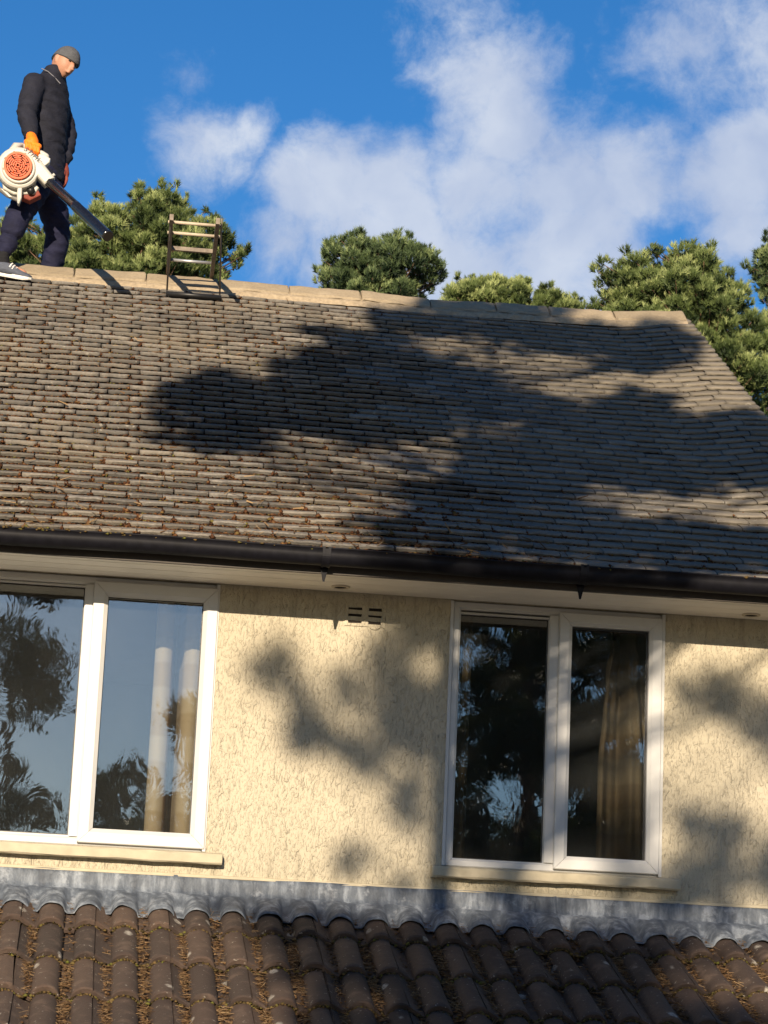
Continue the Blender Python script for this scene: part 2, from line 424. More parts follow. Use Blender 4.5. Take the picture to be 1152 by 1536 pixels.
M = dict(
    tile=make_tile_mat(), render=make_render_mat(), lead=make_lead_mat(), low=make_lower_tile_mat(), ridge=make_ridge_mat(),
    upvc=plain('white_upvc', (.50, .50, .49), .35, .5, .05, 8), soffit=plain('soffit_upvc', (.78, .74, .66), .5, .4, .06, 6),
    sill=plain('painted_sill', (.43, .38, .275), .8, .3, .12, 12, .4),
    gutter=plain('black_gutter', (.007, .007, .010), .5, .14, .3, 25, .1),
    black=plain('black_plastic', (.014, .014, .015), .45, .4, .2, 40), dark=plain('dark_void', (.02, .016, .013), .9, .2),
    glass=make_glass(), room=plain('room_paint', (.16, .13, .11), .9, .2, .1, 3), bark=make_bark(),
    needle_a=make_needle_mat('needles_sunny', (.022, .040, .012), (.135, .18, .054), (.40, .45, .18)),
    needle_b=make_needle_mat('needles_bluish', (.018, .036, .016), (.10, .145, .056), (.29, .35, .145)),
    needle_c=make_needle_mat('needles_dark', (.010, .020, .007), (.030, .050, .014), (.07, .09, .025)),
    curtain=make_curtain('cream_curtain', (.46, .32, .20), (.54, .40, .28)), curtain2=make_curtain('tan_curtain_shaded', (.14, .092, .055), (.18, .125, .078)),  # second curtain's colour is darkened to carry the shade on it
    moss=make_moss('brown_moss', [(0, (.035, .016, .008)), (.5, (.105, .045, .020)), (.85, (.16, .085, .035)), (1, (.11, .11, .03))]),
    moss_low=make_moss('dark_moss', [(0, (.025, .018, .008)), (.5, (.07, .05, .02)), (.8, (.13, .085, .035)), (1, (.10, .105, .02))]),
    litter=make_moss('pine_litter', [(0, (.065, .036, .017)), (.5, (.14, .083, .042)), (1, (.31, .21, .11))]),
    ground=make_ground(), deck=plain('roof_deck', (.05, .03, .02), .95, .1), mortar=plain('mortar', (.33, .265, .18), .95, .2, .2, 40, .6),
    steel=plain('galvanised', (.42, .42, .42), .4, .5, .15, 30, 0, .6), wood=plain('weathered_wood', (.21, .175, .14), .85, .2, .25, 30, .4),
    rung=plain('pale_rung', (.46, .38, .28), .6, .3, .15, 30), iron=plain('rusty_rod', (.20, .17, .14), .7, .3, .2, 40),
    fascia=plain('dark_fascia', (.05, .042, .036), .6, .3), brass=plain('vent_rim', (.50, .44, .34), .5, .4),
    skin=plain('skin', (.40, .20, .125), .55, .4, .08, 30), hat=make_cloth('grey_knit', (.085, .088, .095), .12, .3, 40),
    jacket=make_cloth('navy_jacket', (.014, .015, .024), .3, .35, 11), trousers=make_cloth('navy_trousers', (.012, .013, .034), .3, .4, 12),
    glove=plain('orange_glove', (.85, .20, .012), .6, .3, .1, 40, .4), glove2=plain('red_glove', (.20, .045, .030), .7, .3, .15, 40, .3),
    shoe=make_cloth('grey_shoe', (.085, .095, .12), .2, .3, 40), white=plain('white_rubber', (.75, .73, .68), .6, .3, .08, 30),
    sock=make_cloth('black_sock', (.012, .012, .014), .2), hair=plain('dark_brow', (.03, .018, .012), .8, .2),
    cream=plain('cream_plastic', (.50, .48, .42), .4, .5, .05, 20), orange=plain('orange_plastic', (.62, .085, .010), .45, .4, .1, 30), eye=plain('eye', (.03, .02, .018), .3, .5),
    letter=plain('letter_grey', (.06, .06, .065), .6, .3), engine=plain('engine_grey', (.16, .15, .14), .55, .4), zip=plain('piping_grey', (.22, .22, .24), .5, .4),
)

# ================================================================== the setting
g = MB(); g.add([(-600, -600, 0), (600, -600, 0), (600, 600, 0), (-600, 600, 0)], [(0, 1, 2, 3)])
tag(g.build('ground', M['ground'], fix=False), 'unseen gravel ground around the house, paled to bounce light', kind='structure')

# ------------------------------------------------------------------ house shell
house = empty('house', (0, 0, 0))
tag(house, 'cream rendered house with mossy stone tiled roof and white windows', 'house')
SOF = 4.417
XL, XR = -5.0, 3.72
LW = (-1.15, 0.66, 3.095, SOF)        # left window opening
RW = (1.812, 2.902, 3.095, SOF)       # right window opening
def wall_front():
    m = MB()
    xs = [XL, LW[0], LW[1], RW[0], RW[1], XR]; zs = [0, 3.095, SOF, 4.50]
    for i in range(5):
        for j in range(3):
            hole = j == 1 and i in (1, 3)
            x0, x1, z0, z1 = xs[i], xs[i+1], zs[j], zs[j+1]
            if not hole:
                m.add([(x0, 0, z0), (x1, 0, z0), (x1, 0, z1), (x0, 0, z1)], [(0, 1, 2, 3)])
                m.add([(x0, .28, z0), (x1, .28, z0), (x1, .28, z1), (x0, .28, z1)], [(0, 3, 2, 1)])
            else:
                m.add([(x0, 0, z0), (x0, .28, z0), (x0, .28, z1), (x0, 0, z1)], [(0, 1, 2, 3)])
                m.add([(x1, 0, z0), (x1, .28, z0), (x1, .28, z1), (x1, 0, z1)], [(3, 2, 1, 0)])
                m.add([(x0, 0, z0), (x1, 0, z0), (x1, .28, z0), (x0, .28, z0)], [(0, 1, 2, 3)])
                m.add([(x0, 0, z1), (x1, 0, z1), (x1, .28, z1), (x0, .28, z1)], [(3, 2, 1, 0)])
    return m
wall_front().build('wall', M['render'], house, fix=False)
EAVE_Y, EAVE_Z = -0.47, 4.533
SL = 0.5558
CS, SN = math.cos(SL), math.sin(SL)
RIDGE_Y = 3.93
RIDGE_Z = EAVE_Z + (RIDGE_Y-EAVE_Y)*math.tan(SL)
BACK_Y = 2*RIDGE_Y - EAVE_Y - .47
m = MB()
for x0, x1 in ((XL, XL+.28), (XR-.28, XR)):
    prof = [(.28, 0), (BACK_Y, 0), (BACK_Y, 4.45), (RIDGE_Y, RIDGE_Z-.16), (.28, 4.80)]
    m.prism(prof, lambda u, v, w: (w, u, v), x0, x1)
m.box(XL+.28, XR-.28, BACK_Y-.28, BACK_Y, 0, 4.45)
m.build('gable_wall', M['render'], house)
m = MB()
m.box(XL+.29, XR-.29, .285, 3.4, 2.15, 2.20); m.box(XL+.29, XR-.29, .285, 3.4, 4.47, 4.52); m.box(XL+.29, XR-.29, 3.4, 3.5, 2.2, 4.47)
m.box(1.2, 1.3, .285, 3.4, 2.2, 4.47); m.box(-2.6, -2.5, .285, 3.4, 2.2, 4.47)
m.build('interior', M['room'], house)

# ------------------------------------------------------------------ main roof
GA, TW = 0.1096, 0.1768
NROW = 48
XE = 3.94
def sag(x, s):
    """slow unevenness of the old roof"""
    e = max(0.0, min(1.0, (x-3.35)/.55)); e = e*e*(3-2*e)
    return .007*math.sin(1.3*x+.4*s)+.003*math.sin(3.9*x+2.1*s+1)+.003*math.sin(.9*s*3+x) + .055*e*min(1, s/1.2)
def roof_pt(x, s, h=0.0):
    h = h + sag(x, s) - .022
    return Vector((x, EAVE_Y + s*CS - h*SN, EAVE_Z + s*SN + h*CS))
ROOF_N = Vector((0, -SN, CS)); ROOF_V = Vector((0, CS, SN))
m = MB()
LEN = (RIDGE_Y-EAVE_Y)/CS
m.prism([(0.03, -.03), (LEN, -.03), (LEN, -.10), (0.03, -.10)], lambda u, v, w: (w, EAVE_Y+u*CS-v*SN, EAVE_Z+u*SN+v*CS), XL-.2, XE-.03)
m.prism([(0, -.02), (LEN, -.02), (LEN, -.10), (0, -.10)], lambda u, v, w: (w, 2*RIDGE_Y-EAVE_Y-u*CS+v*SN, EAVE_Z+u*SN+v*CS), XL-.2, XE-.03)
roof = m.build('roof', M['deck'], house)

def tile_variant(seed, hw, L=.17, thick=.0212, h0=.036, hs=.021, ht=-.008):
    r = random.Random(seed)
    mb = MB(); mb.tint = r.random()
    nf = 8
    rc = r.uniform(.016, .028)
    top, mid, bot = [], [], []
    amp = r.uniform(.002, .0045)
    for k in range(nf):
        t = k/(nf-1); x = -hw+2*hw*t
        ed = min(t, 1-t)*2*hw
        c = max(0, 1-ed/rc); c = c*c
        v = c*.013 + r.uniform(-amp, amp); h = h0 - c*.006 + r.uniform(-.0015, .0015)
        xs = x*(1-.02*c)
        top.append((xs, v+.006, h)); mid.append((xs, v-.001+r.uniform(-.0015, .0015), h-.006)); bot.append((xs*.985, v+.003, h-thick+r.uniform(-.002, .002)))
    sideL, sideR = (-hw, .06, hs), (hw, .06, hs)
    tailL, tailR = (-hw, L, ht), (hw, L, ht)
    V = top+mid+bot+[sideL, sideR, tailL, tailR, (-hw, .06, hs-.017), (hw, .06, hs-.017)]
    F = []
    for k in range(nf-1):
        F.append((k, nf+k, nf+k+1, k+1)); F.append((nf+k, 2*nf+k, 2*nf+k+1, nf+k+1))
    iL, iR, tL, tR, bL, bR = range(3*nf, 3*nf+6)
    h2 = nf//2
    for k in range(h2-1): F.append((k, k+1, iL))
    F.append((h2-1, h2, iR, iL))
    for k in range(h2, nf-1): F.append((k, k+1, iR))
    F.append((iL, iR, tR, tL))
    F.append((0, iL, bL, 2*nf)); F.append((0, 2*nf, nf)); F.append((nf-1, 3*nf-1, bR, iR)); F.append((nf-1, 2*nf-1, 3*nf-1))
    mb.add(V, F)
    return mb
VARS = [tile_variant(100+i, .5*TW-(.0014 if i % 3 else .0028)) for i in range(14)]
TIGHT = [tile_variant(300+i, .5*TW-.0012, thick=.0165, h0=.0275, hs=.0185, ht=.000) for i in range(14)]
WIDE = [tile_variant(500+i, .5*TW*1.32-.0012, thick=.0165, h0=.0275, hs=.0185, ht=.000) for i in range(4)]
VMESH = {}
def var_mesh(kind, i):
    if (kind, i) not in VMESH:
        mb = {'v': VARS, 't': TIGHT, 'w': WIDE}[kind][i]
        me = mb.mesh('roof_tile', M['tile'], True, True)
        b = bmesh.new(); b.from_mesh(me); bmesh.ops.recalc_face_normals(b, faces=b.faces)
        for e in b.edges:
            if len(e.link_faces) == 2 and e.calc_face_angle(0) > .9: e.smooth = False
        b.to_mesh(me); b.free()
        VMESH[(kind, i)] = me
    return VMESH[(kind, i)]
tiles = []          # (row, x, kind, variant, frame)
joints = []         # (row, x, s)
for row in range(NROW):
    s0 = row*GA
    if s0 > LEN-.07: break
    ph = (.5 if row % 2 else 0.0)*TW + rnd.uniform(-.006, .006)
    x = XE - TW*.5 - ph
    first = True
    drift = 0
    while x > XL-.15:
        tight = x > 1.75 + .35*math.sin(row*.8)
        kind = 't' if tight else 'v'
        xx = x + rnd.uniform(-.0015, .0015)
        if first and row % 2:
            # half gap at the verge is closed by a wide tile
            kind = 'w'; xx = XE - TW*.66 ; x = XE - TW*1.32 + TW*.5
        i = rnd.randrange(4 if kind == 'w' else 14)
        s = s0 + rnd.uniform(-.002, .002) + (rnd.uniform(-.006, .003) if rnd.random() < .06 else 0)
        o = roof_pt(xx, s, rnd.uniform(-.0012, .0012)); e = .06
        X = (roof_pt(xx+e, s)-roof_pt(xx-e, s)).normalized()
        X = (X + ROOF_V*rnd.gauss(0, .006) + ROOF_N*rnd.gauss(0, .005)).normalized()
        N_ = (ROOF_N + ROOF_V*rnd.gauss(0, .012)); N_ = (N_ - X*N_.dot(X)).normalized(); V_ = N_.cross(X)
        mat4 = Matrix(((X.x, V_.x, N_.x, o.x), (X.y, V_.y, N_.y, o.y), (X.z, V_.z, N_.z, o.z), (0, 0, 0, 1)))
        tiles.append((row, xx, kind, i, mat4))
        joints.append((row, xx-TW*.5, s0))
        first = False
        x -= TW
# the tiles that show largest are objects of their own
near = sorted([t for t in tiles if -0.62 < t[1] < 3.62], key=lambda t: t[0])[:300]
ids = {id(t) for t in near}
for t in near:
    o = bpy.data.objects.new('roof_tile', var_mesh(t[2], t[3])); link(o, roof); o.matrix_local = t[4]
VV, FF, TT, off = [], [], [], 0
for t in tiles:
    if id(t) in ids: continue
    mb = {'v': VARS, 't': TIGHT, 'w': WIDE}[t[2]][t[3]]
    P = np.array(mb.v); A4 = np.array(t[4])
    P = P @ A4[:3, :3].T + A4[:3, 3]
    VV.append(P)
    tri = []
    for f in mb.f:
        for k in range(1, len(f)-1): tri.append((f[0], f[k], f[k+1]))
    FF.append(np.array(tri)+off); TT.append(np.full(len(tri), rnd.random())); off += len(P)
def fix_normals(o):
    b = bmesh.new(); b.from_mesh(o.data); bmesh.ops.recalc_face_normals(b, faces=b.faces); b.to_mesh(o.data); b.free()
rest = tri_mesh('roof_tile_courses', np.vstack(VV), np.vstack(FF), M['tile'], np.concatenate(TT), roof)
fix_normals(rest)
rest['kind'] = 'stuff'

# ridge tiles with their mortar bed
RJ = [-4.95, -4.48, -4.0, -3.53, -3.05, -2.58, -2.1, -1.63, -1.15, -.70, -.548, -.216, .256, .735, 1.206, 1.687, 2.155, 2.60, 2.961, 3.412, 3.90]
RJ = [x for x in RJ if x != -.70 and x != -.548]
RJ = RJ[:9] + [-.62] + RJ[9:]
RZ = {-.62: 7.322, -.216: 7.318, .256: 7.326, .735: 7.327, 1.206: 7.322, 1.687: 7.321, 2.155: 7.303, 2.60: 7.316, 2.961: 7.318, 3.412: 7.326, 3.90: 7.368}
bed = MB()
for i in range(len(RJ)-1):
    a, b = RJ[i]+.004, RJ[i+1]-.004
    za, zb = RZ.get(RJ[i], 7.32), RZ.get(RJ[i+1], 7.32)
    if a < -.5 and b > -.6 and a < -.62: b = -.60
    jt = rnd.uniform(-.004, .004)
    prof = [(-.148, -.112), (-.141, -.094), (-.100, -.058), (-.05, -.018), (-.02, -.003), (0, 0), (.02, -.003), (.05, -.018), (.10, -.058), (.141, -.094), (.148, -.112), (.10, -.085), (0, -.03), (-.10, -.085)]
    rings = []
    for t in (0, .02, .14, .28, .42, .56, .70, .84, .98, 1):
        x = a+(b-a)*t; z = za+(zb-za)*t + jt + (.003 if 0 < t < 1 else -.002) + rnd.uniform(-.0025, .0025)
        k = .985 if t in (0, 1) else 1
        rings.append([Vector((x, RIDGE_Y+u*k+rnd.uniform(-.004, .004), z+v-(1-k)*.1+rnd.uniform(-.003, .003))) for u, v in prof])
    mb = MB(); mb.rings(rings); mb.build('ridge_tile', M['ridge'], roof)
    n = 10
    rr = []
    for k in range(n+1):
        x = RJ[i]+(RJ[i+1]-RJ[i])*k/n; z = za+(zb-za)*k/n; q = rnd.uniform(-.006, .006)
        rr.append([Vector((x, RIDGE_Y-.185-q, z-.165)), Vector((x, RIDGE_Y-.168+q, z-.128)), Vector((x, RIDGE_Y-.140+q, z-.104)), Vector((x, RIDGE_Y, z-.02)), Vector((x, RIDGE_Y+.160, z-.104)), Vector((x, RIDGE_Y, z-.16))])
    bed.rings(rr)
bed.build('mortar_bed', M['mortar'], roof)

# ------------------------------------------------------------------ eaves: fascia, soffit, gutter
m = MB(); m.box(XL-.2, XR+.12, -.463, -.445, 4.403, 4.50); m.build('fascia', M['fascia'], house)
soffit = MB(); soffit.box(XL-.2, XR+.12, -.444, -.002, SOF+.012, SOF+.02)
soffit = soffit.build('soffit', M['dark'], house)
for k in range(4):
    y0 = -.443+k*.110; y1 = y0+.1055
    m = MB()
    prof = [(y0, SOF+.011), (y0, SOF+.004), (y0+.004, SOF), (y1-.004, SOF), (y1, SOF+.004), (y1, SOF+.011)]
    m.prism(prof, lambda u, v, w: (w, u, v), XL-.2, XR+.12)
    m.build('soffit_board', M['soffit'], soffit)
def ring_pts(c, r, n, z):
    return [Vector((c[0]+r*math.cos(2*math.pi*k/n), c[1]+r*.92*math.sin(2*math.pi*k/n), z)) for k in range(n)]
for cx, cy in ((1.243, -.135), (3.312, -.13)):
    m = MB()
    m.rings([ring_pts((cx, cy), .047, 24, SOF-.0005), ring_pts((cx, cy), .046, 24, SOF-.006), ring_pts((cx, cy), .034, 24, SOF-.008), ring_pts((cx, cy), .032, 24, SOF-.001)], cap=False)
    v = m.build('soffit_vent', M['brass'], soffit, True)
    d = MB(); d.rings([ring_pts((cx, cy), .0335, 24, SOF-.0008), ring_pts((cx, cy), .0335, 24, SOF-.0035)]); d.build('vent_grille', M['dark'], v) if False else d.build('vent_grille', M['dark'], soffit)
# gutter
GY, GZ, GR = -.528, 4.474, .048
def gutter_profile(r, top):
    p = [(GY-r, GZ+top), (GY-r, GZ)]
    p += [(GY-r*math.cos(t), GZ-r*math.sin(t)*1.0) for t in [math.pi*k/16 for k in range(1, 16)]]
    p += [(GY+r, GZ), (GY+r, GZ+top)]
    return p
outer = gutter_profile(GR, .032); inner = gutter_profile(GR-.003, .032)
lip = [(GY-GR-.004, GZ+.032), (GY-GR-.004, GZ+.025), (GY-GR, GZ+.024)]
prof = lip[::1] + outer[1:] + inner[::-1]
m = MB()
n_g = 40
rr = []
for k in range(n_g+1):
    x = XL-.2+(4.0-XL+.2)*k/n_g; dz = .003*math.sin(x*2.1)+.002*math.sin(x*5.3)
    rr.append([Vector((x, u, v+dz)) for u, v in prof])
m.rings(rr)
gutter = m.build('gutter', M['gutter'], house, True)
for bx in (1.125, 2.372):
    mb = MB()
    po = gutter_profile(GR+.006, .036); pi = gutter_profile(GR+.001, .036)
    for x0, x1 in ((bx-.020, bx-.007), (bx+.007, bx+.020)):
        mb.prism(po + pi[::-1], lambda u, v, w: (w, u, v), x0, x1)
    po = gutter_profile(GR+.004, .034); pi = gutter_profile(GR+.0008, .034)
    mb.prism(po + pi[::-1], lambda u, v, w: (w, u, v), bx-.007, bx+.007)
    # pointed fixing tail under the channel
    mb.rings([[Vector((bx-.018, GY+.045, GZ-GR-.004)), Vector((bx+.018, GY+.045, GZ-GR-.004)), Vector((bx+.018, GY+.062, GZ-GR+.01)), Vector((bx-.018, GY+.062, GZ-GR+.01))],
              [Vector((bx-.004, GY+.052, GZ-GR-.066)), Vector((bx+.004, GY+.052, GZ-GR-.066)), Vector((bx+.004, GY+.060, GZ-GR-.064)), Vector((bx-.004, GY+.060, GZ-GR-.064))]])
    mb.build('gutter_bracket', M['gutter'], gutter)

# ------------------------------------------------------------------ windows
def bars(mb, x0, x1, z0, z1, w, yb, yf, slope=.010):
    """four mitred bars between an outer and an inner rectangle, front edges eased towards the glass"""
    o = [(x0, z0), (x1, z0), (x1, z1), (x0, z1)]; i = [(x0+w, z0+w), (x1-w, z0+w), (x1-w, z1-w), (x0+w, z1-w)]
    c = [(x0+w*.72, z0+w*.72), (x1-w*.72, z0+w*.72), (x1-w*.72, z1-w*.72), (x0+w*.72, z1-w*.72)]
    e = [(x0+.004, z0+.004), (x1-.004, z0+.004), (x1-.004, z1-.004), (x0+.004, z1-.004)]
    for k in range(4):
        l = (k+1) % 4
        def P(q, y, s):
            a, b = q[k], q[l]; d = math.hypot(b[0]-a[0], b[1]-a[1]); t = .0009/d
            p = a if s == 0 else b; r = b if s == 0 else a
            return (p[0]+(r[0]-p[0])*t, y, p[1]+(r[1]-p[1])*t)
        loop = [(o, yb), (o, yf+.004), (e, yf), (c, yf), (i, yf+slope), (i, yb)]
        mb.rings([[P(q, y, 0) for q, y in loop], [P(q, y, 1) for q, y in loop]])
def pane(parent, x0, x1, z0, z1, y):
    m = MB(); m.box(x0, x1, y, y+.004, z0, z1); m.build('pane', M['glass'], parent)
    g = MB(); t = .009
    for a, b, c, d in ((x0, x1, z0, z0+t), (x0, x1, z1-t, z1), (x0, x0+t, z0+t, z1-t), (x1-t, x1, z0+t, z1-t)): g.box(a, b, y-.004, y-.0008, c, d)
    g.build('gasket', M['black'], parent)
def window(label, ox0, ox1, oz0, oz1, mull, cx0, cx1, cz0, cz1, gl, gc, extra=None):
    """outer frame, mullion, one fixed pane, one proud casement"""
    w = MB()
    bars(w, ox0, ox1, oz0, oz1, .040, .10, .012)
    win = w.build('window', M['upvc'], house); win['label'] = label
    m = MB(); m.box(mull[0], mull[1], .013, .09, oz0+.041, oz1-.041)
    m.box(mull[0]+.006, mull[1]-.006, .009, .0125, oz0+.041, oz1-.041); m.build('mullion', M['upvc'], win)
    pane(win, gl[0]-.004, gl[1]+.004, gl[2]-.004, gl[3]+.004, .045)
    b = MB(); bars(b, gl[0]-.012, gl[1]+.012, gl[2]-.012, gl[3]+.012, .012, .044, .026, .006); b.build('glazing_bead', M['upvc'], win)
    c = MB(); bars(c, cx0, cx1, cz0, cz1, gc[0]-cx0, .06, -.014, .014)
    c.build('casement', M['upvc'], win)
    pane(win, gc[0]-.006, gc[1]+.006, gc[2]-.006, gc[3]+.006, .026)
    for a, b in ((ox0-.016, ox0-.0005), (ox1+.0005, ox1+.016)):
        t = MB(); t.box(a, b, -.006, .02, oz0, oz1-.002); t.build('edge_trim', M['upvc'], win)
    return win
window('wide white window with cream curtain folds behind its casement', -1.135, .645, 3.097, SOF-.003, (.003, .046), .044, .656, 3.108, 4.390, (-1.06, .0, 3.145, 4.36), (.116, .582, 3.180, 4.318))
window('narrower white window with dark panes and a tan curtain', 1.828, 2.888, 3.097, SOF-.003, (2.318, 2.364), 2.364, 2.890, 3.108, 4.390, (1.848, 2.315, 3.138, 4.354), (2.430, 2.818, 3.176, 4.316))
# sills
def sill(x0, x1, lab):
    m = MB(); n = 24; rr = []
    for k in range(n+1):
        x = x0+(x1-x0)*k/n; q = lambda s: rnd.uniform(-s, s)
        rr.append([Vector((x, .05, 3.094)), Vector((x, -.018, 3.092)), Vector((x, -.060+q(.002), 3.084+q(.002))), Vector((x, -.066+q(.002), 3.076)), Vector((x, -.066+q(.002), 3.040+q(.003))), Vector((x, -.058, 3.033+q(.003))), Vector((x, .0, 3.036)), Vector((x, .05, 3.04))])
    m.rings(rr); o = m.build('window_sill', M['sill'], house); o['label'] = lab
sill(-1.25, .742, 'cream sill under the wide window'); sill(1.760, 2.988, 'cream sill under the narrower window')
m = MB(); rr = []
for k in range(61):
    x = XL+(XR-XL)*k/60
    rr.append([Vector((x, .01, 2.99)), Vector((x, -.010+rnd.uniform(-.003, .003), 2.985)), Vector((x, -.012+rnd.uniform(-.003, .003), 2.972)), Vector((x, .01, 2.96))])
m.rings(rr); m.build('mortar_fillet', M['sill'], house)

# air brick: six slots, some broken, in a thin plate; dark backing paints their shade
m = MB()
ax = [1.283, 1.301, 1.367, 1.401, 1.467, 1.487]; az = [4.250, 4.264, 4.277, 4.298, 4.311, 4.332, 4.345, 4.362]
for i in range(5):
    for j in range(7):
        if i in (1, 3) and j in (1, 3, 5): continue
        m.box(ax[i], ax[i+1], -.006, .0, az[j], az[j+1])
b = bmesh.new(); me = m.mesh('t'); b.from_mesh(me); bmesh.ops.remove_doubles(b, verts=b.verts, dist=.0001)
dup = {}
for f in b.faces:
    dup.setdefault(tuple(sorted(v.index for v in f.verts)), []).append(f)
kill = [f for fs in dup.values() if len(fs) > 1 for f in fs]
bmesh.ops.delete(b, geom=kill, context='FACES')
for v in b.verts: v.co += Vector((rnd.uniform(-.003, .003), 0 if v.co.y > -.003 else rnd.uniform(-.001, .001), rnd.uniform(-.0022, .0022)))
bmesh.ops.recalc_face_normals(b, faces=b.faces)
me2 = bpy.data.meshes.new('air_brick'); b.to_mesh(me2); b.free(); me2.materials.append(M['render'])
air = link(bpy.data.objects.new('air_brick', me2), house)
m = MB()
for i in (1, 3):
    for j in (1, 3, 5): m.box(ax[i]-.004, ax[i+1]+.004, -.0035, -.0012, az[j]-.004, az[j+1]+.004)
m.build('slot_backing', M['dark'], air)
m = MB(); m.prism([(1.434+.033*math.cos(t), 4.262+.026*math.sin(t)) for t in [math.pi*(1+k/12) for k in range(13)]], lambda u, v, w: (u, w, v), .0, -.0075, .003)
m.build('plaster_patch', M['render'], air)

# curtains behind the glass
def curtain(label, x0, x1, z0, z1, y, amp, per, mat, seed, crumple=False, rolls=False):
    r = random.Random(seed); nx, nz = 150, 44; m = MB(); V = []
    ph = r.uniform(0, 6)
    for j in range(nz+1):
        z = z0+(z1-z0)*j/nz; tz = j/nz
        for i in range(nx+1):
            t = i/nx; x = x0+(x1-x0)*t
            a = amp*(1-.25*tz)
            yy = y + a*math.sin(2*math.pi*(x/per)+ph+.25*math.sin(3*tz+ph)) + .3*a*math.sin(4.7*math.pi*(x/per)+1.3+tz*1.2)
            if rolls:
                q = ((x-x0)/per+.02*math.sin(2*tz)) % 1.0
                yy = y + (-.05*math.sin(math.pi*q/.62)**.6 if q < .62 else .26*math.sin(math.pi*(q-.62)/.38)**.5)
            if crumple and tz > .6:
                c = (tz-.6)/.4
                yy += c*.03*math.sin(31*z+9*x)+c*.02*math.sin(60*x+17*z)
                xm = (x0+x1)*.5-.06
                x = x + (xm-x)*c*.45
            V.append((x, yy, z))
    F = [(j*(nx+1)+i, j*(nx+1)+i+1, (j+1)*(nx+1)+i+1, (j+1)*(nx+1)+i) for j in range(nz) for i in range(nx)]
    m.add(V, F); o = m.build('curtain', mat, None, True, fix=False); tag(o, label, 'curtain')
    sm = o.modifiers.new('thickness', 'SOLIDIFY'); sm.thickness = .003
    return o
curtain('cream curtain with sunlit folds behind the wide window', 0.372, .98, 2.6, 4.42, .46, .090, .152, M['curtain'], 4, False, True)
curtain('tan curtain bunched at its top behind the narrower window', 2.62, 3.0, 2.6, 4.40, .26, .055, .17, M['curtain2'], 8, True)
curtain('dim curtain at the edge of the narrower window, beside its fixed pane', 1.78, 1.96, 2.6, 4.42, .22, .03, .11, M['curtain2'], 3)

# ------------------------------------------------------------------ lower roof
LS = math.radians(24.0); LC, LN_ = math.cos(LS), math.sin(LS)
RP = .170; ROLL0 = -.218; RH = .054; RHW = .062
LZ0 = 2.872 - RH                                  # pan plane height at the wall
def low_pt(x, s, h=0.0):
    """s metres down the slope from the wall"""
    return Vector((x, -s*LC - h*LN_, LZ0 - s*LN_ + h*LC))
def roll_h(x):
    d = abs((x-ROLL0+RP*.5) % RP - RP*.5)
    return RH*math.sqrt(max(0, 1-(d/RHW)**2)) if d < RHW else 0.0
LG = .437                                        # exposed length
FRONT0 = .437                                    # slope distance of the first visible front edge
m = MB(); m.prism([(0, -.03), (2.75, -.03), (2.75, -.10), (0, -.10)], lambda u, v, w: tuple(low_pt(w, u, v)), XL, 4.2)
lower = m.build('lower_roof', M['deck'], house)
lower['label'] = 'low roof of brown roll tiles below the windows'
m = MB(); m.box(XL+.1, 4.1, -2.35, -2.1, 0, 1.72); m.box(3.85, 4.1, -2.1, -.002, 0, 1.72); m.build('porch_wall', M['render'], house)
def low_tile(seed):
    r = random.Random(seed); mb = MB()
    us = []
    for c in (.14, .31):
        us += [c-RHW-.004]+[c-RHW*math.cos(math.pi*k/10) for k in range(11)]+[c+RHW+.004]
    us = [u for u in us if .0 < u < .34]
    us = sorted(set([0.0, .006, .007] + us + [.34]))
    def hh(u):
        d = abs((u-.14+RP*.5) % RP - RP*.5)
        h = RH*math.sqrt(max(0, 1-(d/RHW)**2)) if d < RHW else 0.0
        if u <= .0065: h -= .007
        return h
    L = LG+.06; rows = []
    for s, lift, sh in ((L, -.016, 1), (L*.5, -.002, 1), (.03, .016, 1), (.007, .018, 1), (0, .013, .97)):
        rows.append([(u, s + (r.uniform(-.002, .002) if s < .05 else 0), hh(u)*sh+lift+r.uniform(-.0006, .0006)) for u in us])
    rows.append([(u, .003, hh(u)*.9-.004) for u in us])
    rows.append([(u, .05, hh(u)*.93-.010) for u in us])
    mb.rings(rows, closed=False)
    n = len(us); R_ = len(rows)
    V = mb.v
    return mb
LV = [low_tile(40+i).mesh('roll_tile', M['low'], True) for i in range(5)]
for me in LV:
    b = bmesh.new(); b.from_mesh(me); bmesh.ops.recalc_face_normals(b, faces=b.faces)
    for e in b.edges:
        if len(e.link_faces) == 2 and e.calc_face_angle(0) > .8: e.smooth = False
    up = sum(f.normal.z*f.calc_area() for f in b.faces)
    if up < 0: bmesh.ops.reverse_faces(b, faces=b.faces)
    b.to_mesh(me); b.free()
low_tiles = []
X1, U1, N1 = Vector((1, 0, 0)), Vector((0, LC, LN_)), Vector((0, -LN_, LC))
nrow_low = 6
for row in range(nrow_low):
    sf = FRONT0 + row*LG
    for k in range(-3, 13):
        xs = ROLL0 + .03 + RP*2*k
        if xs > 4.0: continue
        o = bpy.data.objects.new('roll_tile', LV[rnd.randrange(5)]); link(o, lower)
        p = low_pt(xs, sf+rnd.uniform(-.007, .007), .012+rnd.uniform(-.001, .002))
        x_ = (X1 + U1*rnd.gauss(0, .008)).normalized(); n_ = (N1+U1*rnd.gauss(0, .006)); n_ = (n_-x_*n_.dot(x_)).normalized(); u_ = n_.cross(x_)
        o.matrix_local = Matrix(((x_.x, u_.x, n_.x, p.x), (x_.y, u_.y, n_.y, p.y), (x_.z, u_.z, n_.z, p.z), (0, 0, 0, 1)))
